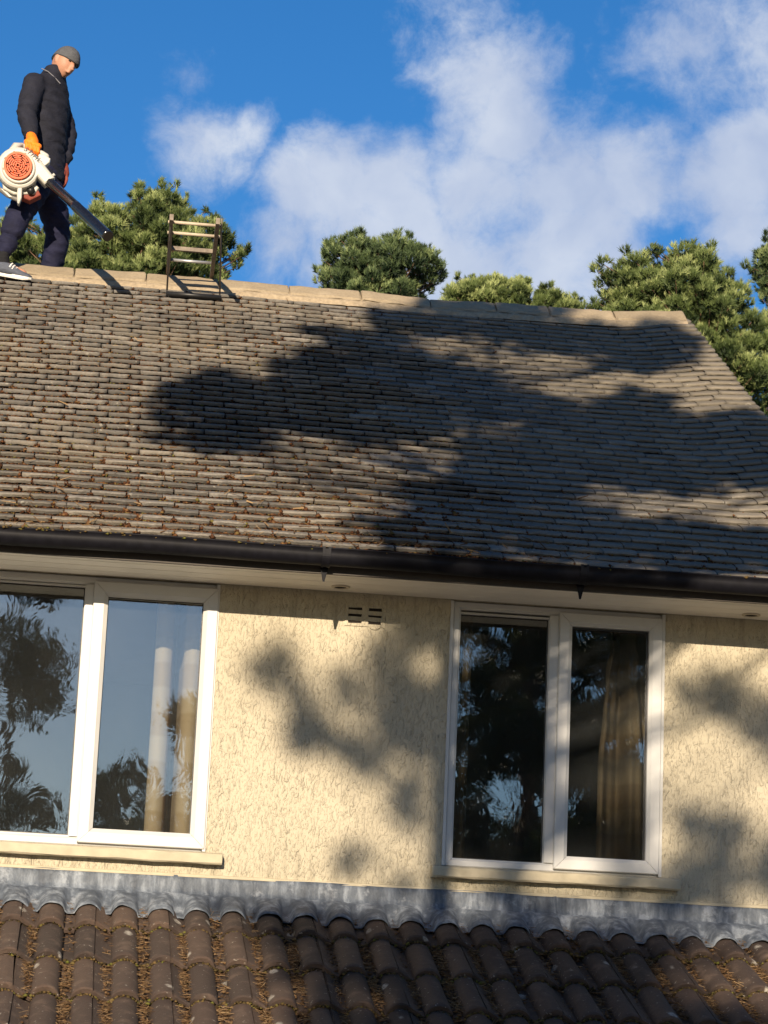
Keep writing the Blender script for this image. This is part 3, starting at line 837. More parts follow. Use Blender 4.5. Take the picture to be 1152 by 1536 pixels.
# lead flashing, lapped lengths
def lead(x0, x1, off, seed):
    r = random.Random(seed); m = MB(); n = int((x1-x0)/.0085); rows = []
    def wav(x, k): return math.sin(x*k+seed)
    prof = [('u', 0, 2.977), ('u', .3, 2.950), ('u', .7, 2.918), ('u', 1, 2.893), ('a', .012, 0), ('a', .035, .35), ('a', .08, .8), ('a', .13, 1), ('a', .185, 1), ('a', .215, 1)]
    for pi, (k, a, b) in enumerate(prof):
        line = []
        for i in range(n+1):
            x = x0+(x1-x0)*i/n
            dent = .0025*wav(x, 23)+.002*wav(x, 47)+.0015*wav(x, 91)
            if k == 'u':
                z = b+(.003*wav(x, 9) if pi == 0 else 0)
                line.append(Vector((x, -.006-off-.006*a-dent*a*1.2-.002, z)))
            else:
                sd = a + (.006*wav(x, 13)+.004*wav(x, 37) if pi == len(prof)-1 else 0)
                h = roll_h(x)*b*1.0 + (1-b)*RH*.9 + .026 + off + dent*.8 - (.004 if pi == len(prof)-1 else 0)
                if pi == len(prof)-1 and roll_h(x) < .004: h += .004
                line.append(low_pt(x, sd, h))
        rows.append(line)
    m.rings(rows, closed=False)
    o = m.build('lead_flashing', M['lead'], house, True, fix=False)
    s = o.modifiers.new('thickness', 'SOLIDIFY'); s.thickness = .0025; s.offset = 0
lead(XL, -.545, .003, 1); lead(-.56, .91, .0, 2); lead(.902, 2.383, .003, 3); lead(2.372, 4.0, .0, 4)

# ================================================================== moss and litter (uncountable)
OCT_V = np.array([(1,0,0),(-1,0,0),(0,1,0),(0,-1,0),(0,0,1),(0,0,-1)], float)
OCT_F = np.array([(0,2,4),(2,1,4),(1,3,4),(3,0,4),(2,0,5),(1,2,5),(3,1,5),(0,3,5)])
def clumps(name, P, S, mat, tint, label):
    """many small uneven tufts; P centres, S half sizes (n,3)"""
    n = len(P); V = OCT_V[None]*S[:, None, :]*rng.uniform(.6, 1.3, (n, 6, 1)) + rng.normal(0, .12, (n, 6, 3))*S[:, None, :]
    V = V + P[:, None, :]
    F = OCT_F[None] + (np.arange(n)*6)[:, None, None]
    o = tri_mesh(name, V.reshape(-1, 3), F.reshape(-1, 3), mat, np.repeat(tint, 8))
    return tag(o, label, 'moss', kind='stuff')
def blades(name, P, D, L, W, mat, tint, label, cat):
    n = len(P); U = rng.normal(0, 1, (n, 3)); U -= (U*D).sum(1, keepdims=True)*D; U /= np.linalg.norm(U, axis=1, keepdims=True)
    a = P - D*L[:, None]*.5; b = P + D*L[:, None]*.5
    V = np.stack([a-U*W[:, None]*.5, a+U*W[:, None]*.5, b+U*W[:, None]*.3, b-U*W[:, None]*.3], 1).reshape(-1, 3)
    k = (np.arange(n)*4)[:, None]
    F = np.concatenate([k+np.array([[0, 1, 2]]), k+np.array([[0, 2, 3]])], 1).reshape(-1, 3)
    o = tri_mesh(name, V, F, mat, np.repeat(tint, 2))
    return tag(o, label, cat, kind='stuff')
def mossiness(x, s):
    a = 1/(1+math.exp((x-1.75-.12*math.sin(s*3))*3.2))
    low = max(0, 1-s/1.3)
    return min(1, (.05+.95*a)*(.46+.34*math.exp(-s/2.2)) + .62*low*(.25+.75*a) + .10*low)
P, S, T = [], [], []
for row, jx, s0 in joints:
    if jx < -1.6: continue
    d = mossiness(jx, s0)*(.55+.9*abs(math.sin(jx*2.3+row*.7)*math.cos(jx*1.1-row*.31)))
    k = rnd.random()
    if k < d*1.35:
        for _ in range(rnd.randint(2, 4+int(9*d))):
            z = rnd.uniform(.004, .011)*(.6+.7*d)
            P.append(roof_pt(jx+rnd.gauss(0, .009), s0+rnd.uniform(-.014, .03), .016+rnd.uniform(-.006, .012))); S.append((z*1.1, z, z*.85)); T.append(rnd.random())
    # along the lower edge of the course above
    nb = int(rnd.random()+d*70)
    for _ in range(nb):
        z = rnd.uniform(.0025, .0065)*(.8+.4*d)
        P.append(roof_pt(jx+rnd.uniform(0, TW), s0+rnd.uniform(-.014, .001), .006+rnd.uniform(-.003, .010))); S.append((z*rnd.uniform(1, 2.4), z, z*.8)); T.append(rnd.random()**1.5)
clumps('roof_moss', np.array(P), np.array(S), M['moss'], np.array(T), 'red brown moss in the joints of the main roof tiles')
P, D, L, W, T = [], [], [], [], []
for _ in range(2300):
    x = rnd.uniform(-.9, 2.6); s = 5*rnd.random()**2.0
    if rnd.random() > mossiness(x, s)*1.25: continue
    d = Vector((rnd.gauss(0, 1), rnd.gauss(0, .7), 0)); d = (X1*d.x + ROOF_V*d.y + ROOF_N*rnd.uniform(-.1, .5)).normalized()
    big = rnd.random() < .12
    P.append(roof_pt(x, s, .034+rnd.uniform(0, .012))); D.append(d); L.append(rnd.uniform(.03, .075) if big else rnd.uniform(.015, .04)); W.append(rnd.uniform(.004, .009) if big else rnd.uniform(.0015, .003)); T.append(rnd.random())
blades('pine_needle_litter', np.array(P), np.array(D), np.array(L), np.array(W), M['litter'], np.array(T), 'dry pine needles and twigs scattered over the main roof', 'needles')
# lower roof: needles in the pans, moss at the front edge of each roll
P, D, L, W, T = [], [], [], [], []
PB, SB, TB = [], [], []
PM, SM, TM = [], [], []
for row in range(nrow_low-1):
    sf = FRONT0+row*LG
    for k in range(-4, 25):
        xc = ROLL0+RP*k
        if xc > 4.0: continue
        xp = xc+RP*.5
        dens = (.75 if row else .25)*rnd.choice((.15, .5, .8, 1.0, 1.3))
        for _ in range(int(62*dens)):
            s = sf-LG*rnd.random()**.8*.97
            z = rnd.uniform(.006, .012)
            PB.append(low_pt(xp+rnd.gauss(0, .015), s, .016+.022*(1-(sf-s)/LG)+rnd.uniform(0, .004))); SB.append((z*1.2, z*1.5, z*.6)); TB.append(rnd.random()*.6)
        for _ in range(int(190*dens)):
            s = sf-LG*rnd.random()**.8*.98
            a = rnd.gauss(0, .9); d = (X1*math.sin(a) - U1*math.cos(a) + N1*rnd.uniform(-.12, .4)).normalized()
            P.append(low_pt(xp+rnd.gauss(0, .020), s, .022+.024*(1-(sf-s)/LG)+rnd.uniform(0, .013))); D.append(d); L.append(rnd.uniform(.025, .062)); W.append(rnd.uniform(.0014, .0028)); T.append(rnd.random())
        thick = rnd.uniform(.2, 1.3)
        for _ in range(int(60*thick)):
            a = rnd.uniform(-1.25, 1.25); rad = RHW*.98
            x = xc+rad*math.sin(a); h = RH*math.cos(a)
            z = rnd.uniform(.004, .009)
            PM.append(low_pt(x+rnd.gauss(0, .003), sf+rnd.uniform(-.004, .014), h*.93+.004+rnd.uniform(-.005, .005))); SM.append((z*1.2, z, z)); TM.append(rnd.random())
        for _ in range(int(14*thick)):
            z = rnd.uniform(.005, .013)
            PM.append(low_pt(xp+rnd.gauss(0, .03), sf+rnd.uniform(-.02, .02), .028+rnd.uniform(-.004, .008))); SM.append((z*1.3, z*1.1, z*.8)); TM.append(rnd.random())
clumps('lower_roof_debris', np.array(PB), np.array(SB), M['litter'], np.array(TB), 'brown rotted debris lying in the channels of the low roof')
blades('fallen_pine_needles', np.array(P), np.array(D), np.array(L), np.array(W), M['litter'], np.array(T), 'straw coloured pine needles filling the channels of the low roof', 'needles')
clumps('lower_roof_moss', np.array(PM), np.array(SM), M['moss_low'], np.array(TM), 'dark olive moss along the front edges of the low roof tiles')
P, S, T = [], [], []
for _ in range(260):
    x = rnd.choice([rnd.uniform(-.5, .2), rnd.uniform(-.7, 3.6)]); z = rnd.uniform(.004, .010)
    P.append(Vector((x, rnd.uniform(-.585, -.52), 4.499+rnd.uniform(-.006, .008)))); S.append((z*1.5, z, z)); T.append(.6+.4*rnd.random())
clumps('gutter_moss', np.array(P), np.array(S), M['moss_low'], np.array(T), 'small green moss tufts growing along the black gutter')

# ================================================================== pines
def tufts(P, D, L, K, W, seed):
    r = np.random.default_rng(seed); n = len(P)
    D = D/np.linalg.norm(D, axis=1, keepdims=True)
    R_ = r.normal(0, 1, (n, K, 3)); Dk = np.repeat(D[:, None, :], K, 1)
    R_ -= (R_*Dk).sum(2, keepdims=True)*Dk; R_ /= np.linalg.norm(R_, axis=2, keepdims=True)
    th = r.uniform(.15, .95, (n, K, 1)); nd = Dk*np.cos(th)+R_*np.sin(th)
    start = P[:, None, :] + Dk*(r.uniform(-.45, .35, (n, K, 1))*L[:, None, None])
    ln = L[:, None, None]*r.uniform(.65, 1.1, (n, K, 1))
    S_ = np.cross(nd, r.normal(0, 1, (n, K, 3))); S_ /= np.linalg.norm(S_, axis=2, keepdims=True)
    w = (W*L)[:, None, None]
    V = np.stack([start-S_*w, start+S_*w, start+nd*ln], 2).reshape(-1, 3)
    F = np.arange(len(V)).reshape(-1, 3)
    return V, F
def pine(label, base, lean, top_z, pads, tl, dens, mat, group, seed, K=22, W=.060, r0=.16, hemi=.25, limb=True, bright=0.0, nmin=8):
    """trunk with limbs reaching each foliage pad; crown of needle tufts spread through the pads"""
    rr = random.Random(seed); r = np.random.default_rng(seed)
    root = empty('pine_tree', base); tag(root, label, 'tree', group)
    bx, by, bz = base
    tr = MB(); N_ = 9
    tpts = [Vector((lean[0]*t**1.5+.12*math.sin(3*t+seed), lean[1]*t**1.5+.12*math.cos(2.2*t+seed)-.12, (top_z-bz)*t)) for t in [k/N_ for k in range(N_+1)]]
    tr.tube(tpts, [r0*(1-.80*k/N_) for k in range(N_+1)], 9)
    def trunk_at(z):
        t = max(0, min(1, (z-bz)/(top_z-bz))); i = min(N_-1, int(t*N_)); f = t*N_-i
        return tpts[i].lerp(tpts[i+1], f)
    PP, DD, LL, TT = [], [], [], []
    for (x, y, z, pr_) in pads:
        c = np.array((x-bx, y-by, z-bz))
        if limb:
            cv = Vector(c); hd = math.hypot(c[0], c[1]); a = trunk_at(z - .35*min(hd, 2.5) - .2)
            mid = a.lerp(cv, .55) + Vector((rr.uniform(-.1, .1), rr.uniform(-.1, .1), -.10*hd+rr.uniform(-.05, .1)))
            tr.tube([a, mid, cv], [.010+.006*min(hd, 3), .008+.003*min(hd, 2), .005], 5)
        n = max(nmin, int(dens*pr_*pr_))
        u = r.normal(0, 1, (n, 3)); u[:, 2] += hemi; u /= np.linalg.norm(u, axis=1, keepdims=True)
        rad = r.uniform(.3, 1.12, (n, 1))**.75
        P_ = c + u*rad*pr_*np.array((1, 1, .8))
        PP.append(P_); DD.append(u*.6 + np.array((0, 0, .85)) + r.normal(0, .25, (n, 3)))
        LL.append(tl*r.uniform(.7, 1.25, n))
        TT.append(np.clip(.05+.50*rad[:, 0]**2*r.uniform(.5, 1.4, n) + .28*u[:, 2] + r.normal(0, .17) + bright, 0, 1))  # tufts tinted darker inside, lighter outward and upward: shading put into the colour
    tr.build('trunk', M['bark'], root, True)
    V, F = tufts(np.vstack(PP), np.vstack(DD), np.concatenate(LL), K, W, seed+1)
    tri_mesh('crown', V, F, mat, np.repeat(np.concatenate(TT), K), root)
    return root
def inside(p, poly):
    c = False; n = len(poly)
    for i in range(n):
        (x1, y1), (x2, y2) = poly[i], poly[(i+1) % n]
        if (y1 > p[1]) != (y2 > p[1]) and p[0] < (x2-x1)*(p[1]-y1)/(y2-y1)+x1: c = not c
    return c
def edge_dist(p, poly):
    d = 9e9; n = len(poly)
    for i in range(n):
        a = Vector(poly[i]); b = Vector(poly[(i+1) % n]); ab = b-a; t = max(0, min(1, (Vector(p)-a).dot(ab)/max(ab.dot(ab), 1e-9)))
        d = min(d, (Vector(p)-(a+ab*t)).length)
    return d
def fill(poly, y, depth, seed, rmin=.08, rmax=.20, n=2200, gap=1.22):
    """foliage pads spread through a crown whose profile is poly"""
    rr = random.Random(seed); out = []
    xs = [p[0] for p in poly]; zs = [p[1] for p in poly]
    for _ in range(n):
        p = (rr.uniform(min(xs), max(xs)), rr.uniform(min(zs), max(zs)))
        if not inside(p, poly): continue
        e = edge_dist(p, poly); r = min(rmax, max(rmin, e*1.1))*rr.uniform(.8, 1.1)
        if e < r*.55: continue
        yy = y + rr.uniform(-1, 1)*min(depth, e*1.6+.15)
        if any((p[0]-q[0])**2+(p[1]-q[2])**2+((yy-q[1])*.8)**2 < (gap*max(r, q[3]))**2 for q in out): continue
        out.append((p[0], yy, p[1], r))
    n = len(poly)
    for i in range(n):                          # loose sprays standing out of the outline
        a = Vector(poly[i]); b = Vector(poly[(i+1) % n]); k = int((b-a).length*rr.uniform(5, 11))
        for _ in range(k):
            p = a.lerp(b, rr.random()); nrm_ = Vector((b.y-a.y, a.x-b.x)).normalized()
            if inside((p+nrm_*.02)[:], poly): nrm_ = -nrm_
            p = p + nrm_*rr.uniform(-.08, .10)
            out.append((p.x, y+rr.uniform(-.25, .25), p.y, rr.uniform(.035, .095)))
    return out
CA = [(-2.26,14.47),(-2.32,15.23),(-1.92,15.38),(-1.51,15.47),(-1.31,15.54),(-1.1,15.39),(-0.87,15.19),(-0.76,15.31),(-0.72,15.43),(-0.49,15.61),(-0.3,15.9),(-0.2,15.97),(-0.04,15.85),(0.22,15.84),(0.32,16.02),(0.35,16.23),(0.56,16.28),(0.83,16.2),(1.04,16.14),(1.2,16.09),(1.16,15.89),(1.38,15.78),(1.63,15.89),(1.75,15.7),(1.86,15.49),(1.83,15.21),(2.15,15.38),(2.19,15.27),(1.94,15.05),(1.9,14.89),(1.47,14.24),(0.47,13.62),(-0.75,13.52),(-1.6,13.88)]
CB = [(3.67,16.5),(3.64,16.74),(3.74,17.0),(3.97,17.1),(4.32,17.23),(4.49,17.22),(4.56,17.11),(4.9,17.22),(5.03,17.11),(5.38,17.08),(5.62,16.92),(5.81,16.75),(5.78,16.5),(5.54,16.17),(5.32,15.61),(4.64,15.19),(3.92,15.61),(3.66,16.17)]
CC = [(7.06,19.36),(7.29,19.8),(7.55,20.0),(7.77,19.93),(8.35,20.16),(8.57,19.94),(8.93,20.17),(9.09,19.83),(8.91,18.31),(7.6,18.5)]
CC2 = [(9.05,19.5),(9.23,19.84),(9.37,20.11),(9.57,19.87),(9.9,19.78),(10.19,19.62),(10.06,19.0),(9.3,18.4)]
CD = [(6.45,12.73),(6.49,12.92),(6.53,13.02),(6.72,12.99),(6.62,13.4),(6.84,13.57),(7.12,13.64),(7.3,13.7),(7.39,13.61),(7.67,13.8),(8.04,13.81),(8.18,13.75),(8.18,13.54),(8.36,13.51),(8.51,13.28),(8.6,13.0),(8.79,12.92),(8.98,12.65),(9.15,12.1),(9.08,11.62),(8.95,11.35),(8.61,11.2),(8.06,11.1),(7.15,11.4),(6.59,12.0)]
CE = [(12.41,18.68),(12.5,19.1),(12.69,19.36),(13.09,19.49),(13.63,19.33),(14.17,18.55),(14.04,17.18),(13.37,16.32),(12.71,17.07),(12.57,17.74),(12.7,18.16)]
GB = 'pines standing behind the house'
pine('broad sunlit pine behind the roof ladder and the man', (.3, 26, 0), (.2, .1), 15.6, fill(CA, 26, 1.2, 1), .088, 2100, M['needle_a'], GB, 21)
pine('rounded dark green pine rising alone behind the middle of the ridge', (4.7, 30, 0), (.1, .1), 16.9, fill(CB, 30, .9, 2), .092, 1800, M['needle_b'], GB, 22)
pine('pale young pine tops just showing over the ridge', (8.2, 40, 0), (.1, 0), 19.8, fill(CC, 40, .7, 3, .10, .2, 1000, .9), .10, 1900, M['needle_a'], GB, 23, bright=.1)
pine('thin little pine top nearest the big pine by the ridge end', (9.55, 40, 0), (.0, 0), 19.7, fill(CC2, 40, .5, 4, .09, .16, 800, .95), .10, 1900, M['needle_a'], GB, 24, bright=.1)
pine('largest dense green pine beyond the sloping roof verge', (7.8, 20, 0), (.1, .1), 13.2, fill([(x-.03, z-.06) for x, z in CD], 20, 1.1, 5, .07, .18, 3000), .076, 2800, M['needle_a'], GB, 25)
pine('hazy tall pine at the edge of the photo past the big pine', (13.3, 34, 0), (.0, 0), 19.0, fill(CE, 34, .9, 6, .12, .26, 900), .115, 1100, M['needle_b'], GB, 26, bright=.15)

# pines behind the viewpoint: they shade the house and show in the glass
CROWN = [(-2.74,11.4,0.42),(-2.9,11,0.42),(-0.54,10.36,0.42),(-0.1,10.52,0.42),(-0.94,10.76,0.42),(-1.66,10.08,0.42),(-2.34,10.88,0.42),(-1.9,9.24,0.42),(-1.42,6.72,0.42),(-1.86,6.84,0.42),(-1.14,10.24,0.42),(-1.82,12.36,0.42),(-1.46,10.64,0.42),(-3.22,10.56,0.42),(-1.34,12.32,0.42),(-1.06,6.48,0.42),(-2.74,10.6,0.42),(-1.82,9.68,0.42),(-2.3,6.88,0.42),(-2.3,11.36,0.34),(-1.9,11.04,0.34),(-1.38,9.16,0.34),(-2.9,11.88,0.34),(-2.46,12.6,0.34),(-0.18,9.16,0.34),(-1.78,6.4,0.34),(-3.62,10.76,0.34),(-0.46,10.8,0.34),(-0.78,9.24,0.28),(-1.18,11.12,0.28),(-2.1,12.68,0.28),(-3.38,10.16,0.28),(-2.7,7.12,0.22),(-2.74,12.36,0.22),(-1.46,6.28,0.22),(-0.62,6.44,0.22),(-0.5,9.28,0.22),(0.02,10.96,0.22),(-0.98,12.08,0.22),(-3.18,11.4,0.22),(-1.06,9.28,0.22),(-1.06,7,0.22),(-2.34,6.32,0.17),(-0.5,9.04,0.17),(-0.82,9.96,0.17),(-2.14,6.2,0.17),(-2.22,9.52,0.17),(-1.06,9.04,0.17),(-1.02,12.6,0.17),(-2.34,9.12,0.17),(-2.26,12.32,0.17),(-1.14,11.92,0.17),(-2.34,10.44,0.17),(-0.06,10.08,0.17),(-3.34,11,0.17),(-0.1,7.44,0.17),(-0.9,12.32,0.17),(-2.86,12.56,0.13),(-2.42,11.68,0.13),(-1.54,11.08,0.13),(-0.86,8.96,0.13),(-2.3,6.12,0.13),(-0.7,8.96,0.13),(-1.78,12.8,0.13),(-1.58,7.16,0.13),(-2.26,8.96,0.13),(-1.26,7.12,0.13),(-0.26,10.04,0.13),(-1.98,10.36,0.13),(-3.18,12.08,0.13),(-1.42,9.52,0.13),(-3.66,10.08,0.1),(-2.98,7.24,0.1),(-0.86,7.12,0.1),(-3.18,11.64,0.1),(-2.46,6.48,0.1),(-1.34,11.88,0.1),(-0.74,7.44,0.1),(-2.54,11.8,0.1),(-3.62,10.4,0.1),(-2.22,7.43,0.08),(-1.73,7.44,0.08),(-1.11,7.44,0.08),(-0.9,7.43,0.08),(-0.77,7.46,0.08),(-0.6,7.42,0.08),(-0.49,7.43,0.08),(-0.36,7.43,0.08),(-0.23,7.46,0.08),(-0.15,7.44,0.08),(-2.45,7.54,0.08),(-2.33,7.57,0.08),(-2.06,7.58,0.08),(-0.84,7.56,0.08),(-0.69,7.56,0.08),(-0.56,7.58,0.08),(-0.42,7.57,0.08),(-0.33,7.54,0.08),(-0.16,7.54,0.08),(-2.25,7.66,0.08),(-2.13,7.67,0.08),(-1.85,7.68,0.08),(-1.36,7.68,0.08),(-1.25,7.69,0.08),(-1.13,7.66,0.08),(-0.9,7.66,0.08),(-0.75,7.64,0.08),(-0.62,7.7,0.08),(-0.49,7.66,0.08),(-0.36,7.67,0.08),(-0.28,7.67,0.08),(-0.11,7.64,0.08),(-2.2,7.8,0.08),(-2.06,7.75,0.08),(-1.94,7.79,0.08),(-1.8,7.78,0.08),(-1.71,7.78,0.08),(-1.56,7.75,0.08),(-1.47,7.75,0.08),(-1.34,7.8,0.08),(-1.17,7.77,0.08),(-1.09,7.76,0.08),(-0.8,7.8,0.08),(-0.68,7.8,0.08),(-0.54,7.79,0.08),(-0.42,7.76,0.08),(-2.23,7.87,0.08),(-1.49,7.86,0.08),(-1.39,7.86,0.08),(-1.13,7.89,0.08),(-2.42,8.01,0.08),(-2.3,8.01,0.08),(-1.66,7.99,0.08),(-1.53,8.01,0.08),(-2.76,8.12,0.08),(-2.63,8.13,0.08),(-2.52,8.11,0.08),(-2.35,8.08,0.08),(-2.27,8.11,0.08),(-2.15,8.09,0.08),(-1.85,8.09,0.08),(-1.76,8.13,0.08),(-1.65,8.08,0.08),(-1.49,8.12,0.08),(-0.36,8.08,0.08),(-0.26,8.11,0.08),(-0.11,8.1,0.08),(-2.8,8.22,0.08),(-2.68,8.21,0.08),(-2.54,8.24,0.08),(-2.47,8.21,0.08),(-2.3,8.22,0.08),(-2.18,8.23,0.08),(-2.08,8.24,0.08),(-1.92,8.21,0.08),(-1.81,8.21,0.08),(-1.7,8.2,0.08),(-1.58,8.18,0.08),(-1.46,8.18,0.08),(-0.57,8.22,0.08),(-0.44,8.21,0.08),(-0.34,8.22,0.08),(-0.19,8.21,0.08),(-2.75,8.31,0.08),(-2.61,8.31,0.08),(-2.52,8.33,0.08),(-2.37,8.32,0.08),(-2.28,8.35,0.08),(-2.12,8.31,0.08),(-2.01,8.33,0.08),(-1.85,8.32,0.08),(-1.76,8.29,0.08),(-1.63,8.31,0.08),(-0.62,8.33,0.08),(-0.48,8.3,0.08),(-0.38,8.34,0.08),(-0.28,8.31,0.08),(-0.15,8.32,0.08),(-3.04,8.43,0.08),(-2.94,8.45,0.08),(-2.55,8.44,0.08),(-2.41,8.42,0.08),(-2.31,8.41,0.08),(-2.19,8.42,0.08),(-0.79,8.45,0.08),(-0.66,8.42,0.08),(-0.58,8.43,0.08),(-0.44,8.4,0.08),(-3.11,8.54,0.08),(-2.98,8.51,0.08),(-2.86,8.51,0.08),(-2.36,8.54,0.08),(-2.28,8.53,0.08),(-1.64,8.55,0.08),(-1.36,8.54,0.08),(-0.63,8.53,0.08),(-2.16,8.67,0.08),(-2.06,8.66,0.08),(-1.78,8.63,0.08),(-1.66,8.62,0.08),(-1.54,8.67,0.08),(-1.46,8.62,0.08),(-1.31,8.64,0.08),(-1.17,8.65,0.08),(-1.06,8.62,0.08),(-2.23,8.73,0.08),(-1.88,8.75,0.08),(-1.78,8.75,0.08),(-1.63,8.76,0.08),(-1.49,8.78,0.08),(-1.4,8.75,0.08),(-1.23,8.77,0.08),(-1.01,8.75,0.08)]
pads, pads_far = [], []
rr = random.Random(77)
for (x, z, r_) in CROWN:
    far = z < 8.95                              # the lower boughs belong to the farther tree
    n = 1 if r_ < .2 else 7
    for k in range(n):
        dy = rr.uniform(-.9, .9) + (-6 if far else 4.6)
        q = r_*(1.15 if n == 1 else .50); a = 1.047*k+x*7; e = 0 if (n == 1 or k == 6) else r_*.56
        if r_ == .08 and rr.random() < .30: continue
        (pads_far if far else pads).append((x+e*math.cos(a)+SUN_A*dy, -16+dy, z+e*math.sin(a)-SUN_B*dy, q*(.85 if r_ == .08 else 1)))
for _ in range(60):                             # loose sprays round the edge of the crown
    x, z, r_ = rr.choice(CROWN)
    if z < 9.2: continue
    a = rr.uniform(0, 6.28); dy = rr.uniform(-.9, .9)+4.6
    pads.append((x+r_*1.15*math.cos(a)+SUN_A*dy, -16+dy, z+r_*1.15*math.sin(a)-SUN_B*dy, rr.uniform(.04, .08)))
GS = 'pines behind the viewpoint'
pine('tall pine behind the viewpoint whose boughs shade the roof', (-1.0, -11.4, 0), (-.1, .05), 11.0, pads, .11, 1150, M['needle_c'], GS, 31, K=16, W=.12, r0=.11, nmin=16)
pine('flat topped pine farther behind the viewpoint whose boughs dapple the wall', (-3.1, -22, 0), (-.1, .05), 9.9, pads_far, .14, 640, M['needle_c'], GS, 30, K=14, W=.10, r0=.12, nmin=7)
def round_crown(cx, cy, z0, z1, rad, seed, n=70, pr0=.3, pr1=.55):
    rr = random.Random(seed); out = []
    for _ in range(n):
        t = rr.random(); z = z0+(z1-z0)*t; R_ = rad*(math.sin(math.pi*min(1, .12+.86*(1-t)))**.7)
        a = rr.uniform(0, 6.28); q = R_*math.sqrt(rr.uniform(.1, 1))
        out.append((cx+q*math.cos(a), cy+q*math.sin(a), z, rr.uniform(pr0, pr1)))
    return out
pine('dark pine mirrored in the fixed pane of the wide window', (-1.3, -35, 0), (.1, 0), 12.0, round_crown(-1.5, -35, 5.2, 12.6, 1.15, 3, 34), .22, 170, M['needle_c'], GS, 32, K=14, W=.09, r0=.22)
pine('large dark pine mirrored across the narrower window', (7.6, -30, 0), (.1, 0), 13, round_crown(7.5, -30, 3.5, 13.5, 2.6, 5, 140, .35, .65), .24, 200, M['needle_c'], GS, 33, K=14, W=.09, r0=.25)
pine('second dark pine mirrored behind the narrower window', (10.6, -36, 0), (.1, 0), 14, round_crown(10.4, -36, 3.0, 14, 2.8, 6, 95, .4, .7), .26, 170, M['needle_c'], GS, 34, K=12, W=.10, r0=.25)
for i, (x, y, h, w) in enumerate([(-15, -22, 17, 3.2), (-20, -34, 19, 3.5), (13, -20, 18, 3.0), (16, -27, 19, 3.5), (-13.5, -9, 16, 3), (15, -12, 17, 3.2)]):  # unseen pines added at the sides to reduce the sky fill
    words = ['nearer pine on the garden side of', 'taller pine farther out on the garden side of', 'first high pine by the drive of', 'second high pine by the drive of', 'pine level with the lawn of', 'pine level with the drive of'][i]
    pine('tall %s the house, added out of view to cut the sky light' % words, (x, y, 0), (.3, 0), h-1, round_crown(x, y, 3.0, h, w, 160+i, 90, .5, .9), .36, 110, M['needle_c'], GS, 180+i, K=12, W=.11, r0=.3)
for i, (x, y, h, w) in enumerate([(-22, -66, 11, 2.8), (-15, -62, 12.5, 3), (-9, -66, 10.5, 2.6), (-4.2, -62, 11.3, 2.2), (1.4, -64, 12.0, 1.3), (3.2, -62, 13.8, 0.7), (5.8, -64, 12, 2.2), (11, -66, 13, 3), (17, -64, 12, 3), (24, -66, 12.5, 3)]):
    words = ['farthest left', 'second', 'third', 'fourth', 'low', 'slim pointed', 'seventh', 'eighth', 'ninth', 'last'][i]
    pine('%s pine in the distant row mirrored low in the glass' % words, (x, y, 0), (0, 0), h-.5, round_crown(x, y, 1.5, h, w, 60+i, 46, .4, .8), .42, 60, M['needle_c'], 'distant row of pines behind the viewpoint', 80+i, K=10, W=.12, r0=.2)

# ================================================================== the man on the ridge
man = empty('person', (-.50, 3.80, 7.15))
tag(man, 'person in dark jacket, grey beanie and orange glove standing astride the ridge', 'person')
OFF = Vector(man.location)
def rel(mb):
    mb.v = [tuple(Vector(v)-OFF) for v in mb.v]; return mb
def ell(c, a, b, n=18):
    c, a, b = Vector(c), Vector(a), Vector(b)
    return [c + a*math.cos(2*math.pi*k/n) + b*math.sin(2*math.pi*k/n) for k in range(n)]
FW = Vector((math.cos(math.radians(28)), -math.sin(math.radians(28)), 0))   # chest faces right and a little to the viewer
LF = Vector((-FW.y, FW.x, 0))                                              # his left, away from the viewer
def torso(mb, grow, rows):
    mb.rings([ell(c, FW*(d+grow), LF*(w+grow)) for c, d, w in rows])
TR = [((-.470, 3.90, 7.80), .085, .125), ((-.470, 3.90, 7.88), .105, .150), ((-.470, 3.90, 7.95), .112, .155), ((-.472, 3.90, 8.03), .112, .152), ((-.474, 3.90, 8.12), .113, .152), ((-.478, 3.90, 8.22), .118, .160),
      ((-.482, 3.90, 8.33), .124, .172), ((-.486, 3.90, 8.44), .124, .180), ((-.488, 3.90, 8.52), .115, .182), ((-.482, 3.89, 8.58), .098, .165), ((-.470, 3.885, 8.625), .080, .115), ((-.452, 3.88, 8.655), .064, .075)]
SHR, ELR, WRR = (-.575, 3.735, 8.515), (-.612, 3.655, 8.275), (-.566, 3.59, 8.110)
SHL, ELL, WRL = (-.405, 4.045, 8.52), (-.330, 4.06, 8.30), (-.352, 3.975, 8.075)
HIPR, KNR, ANR = (-.505, 3.82, 7.84), (-.612, 3.70, 7.575), (-.685, 3.675, 7.285)
HIPL, KNL, ANL = (-.425, 3.985, 7.84), (-.335, 4.05, 7.60), (-.410, 4.17, 7.22)
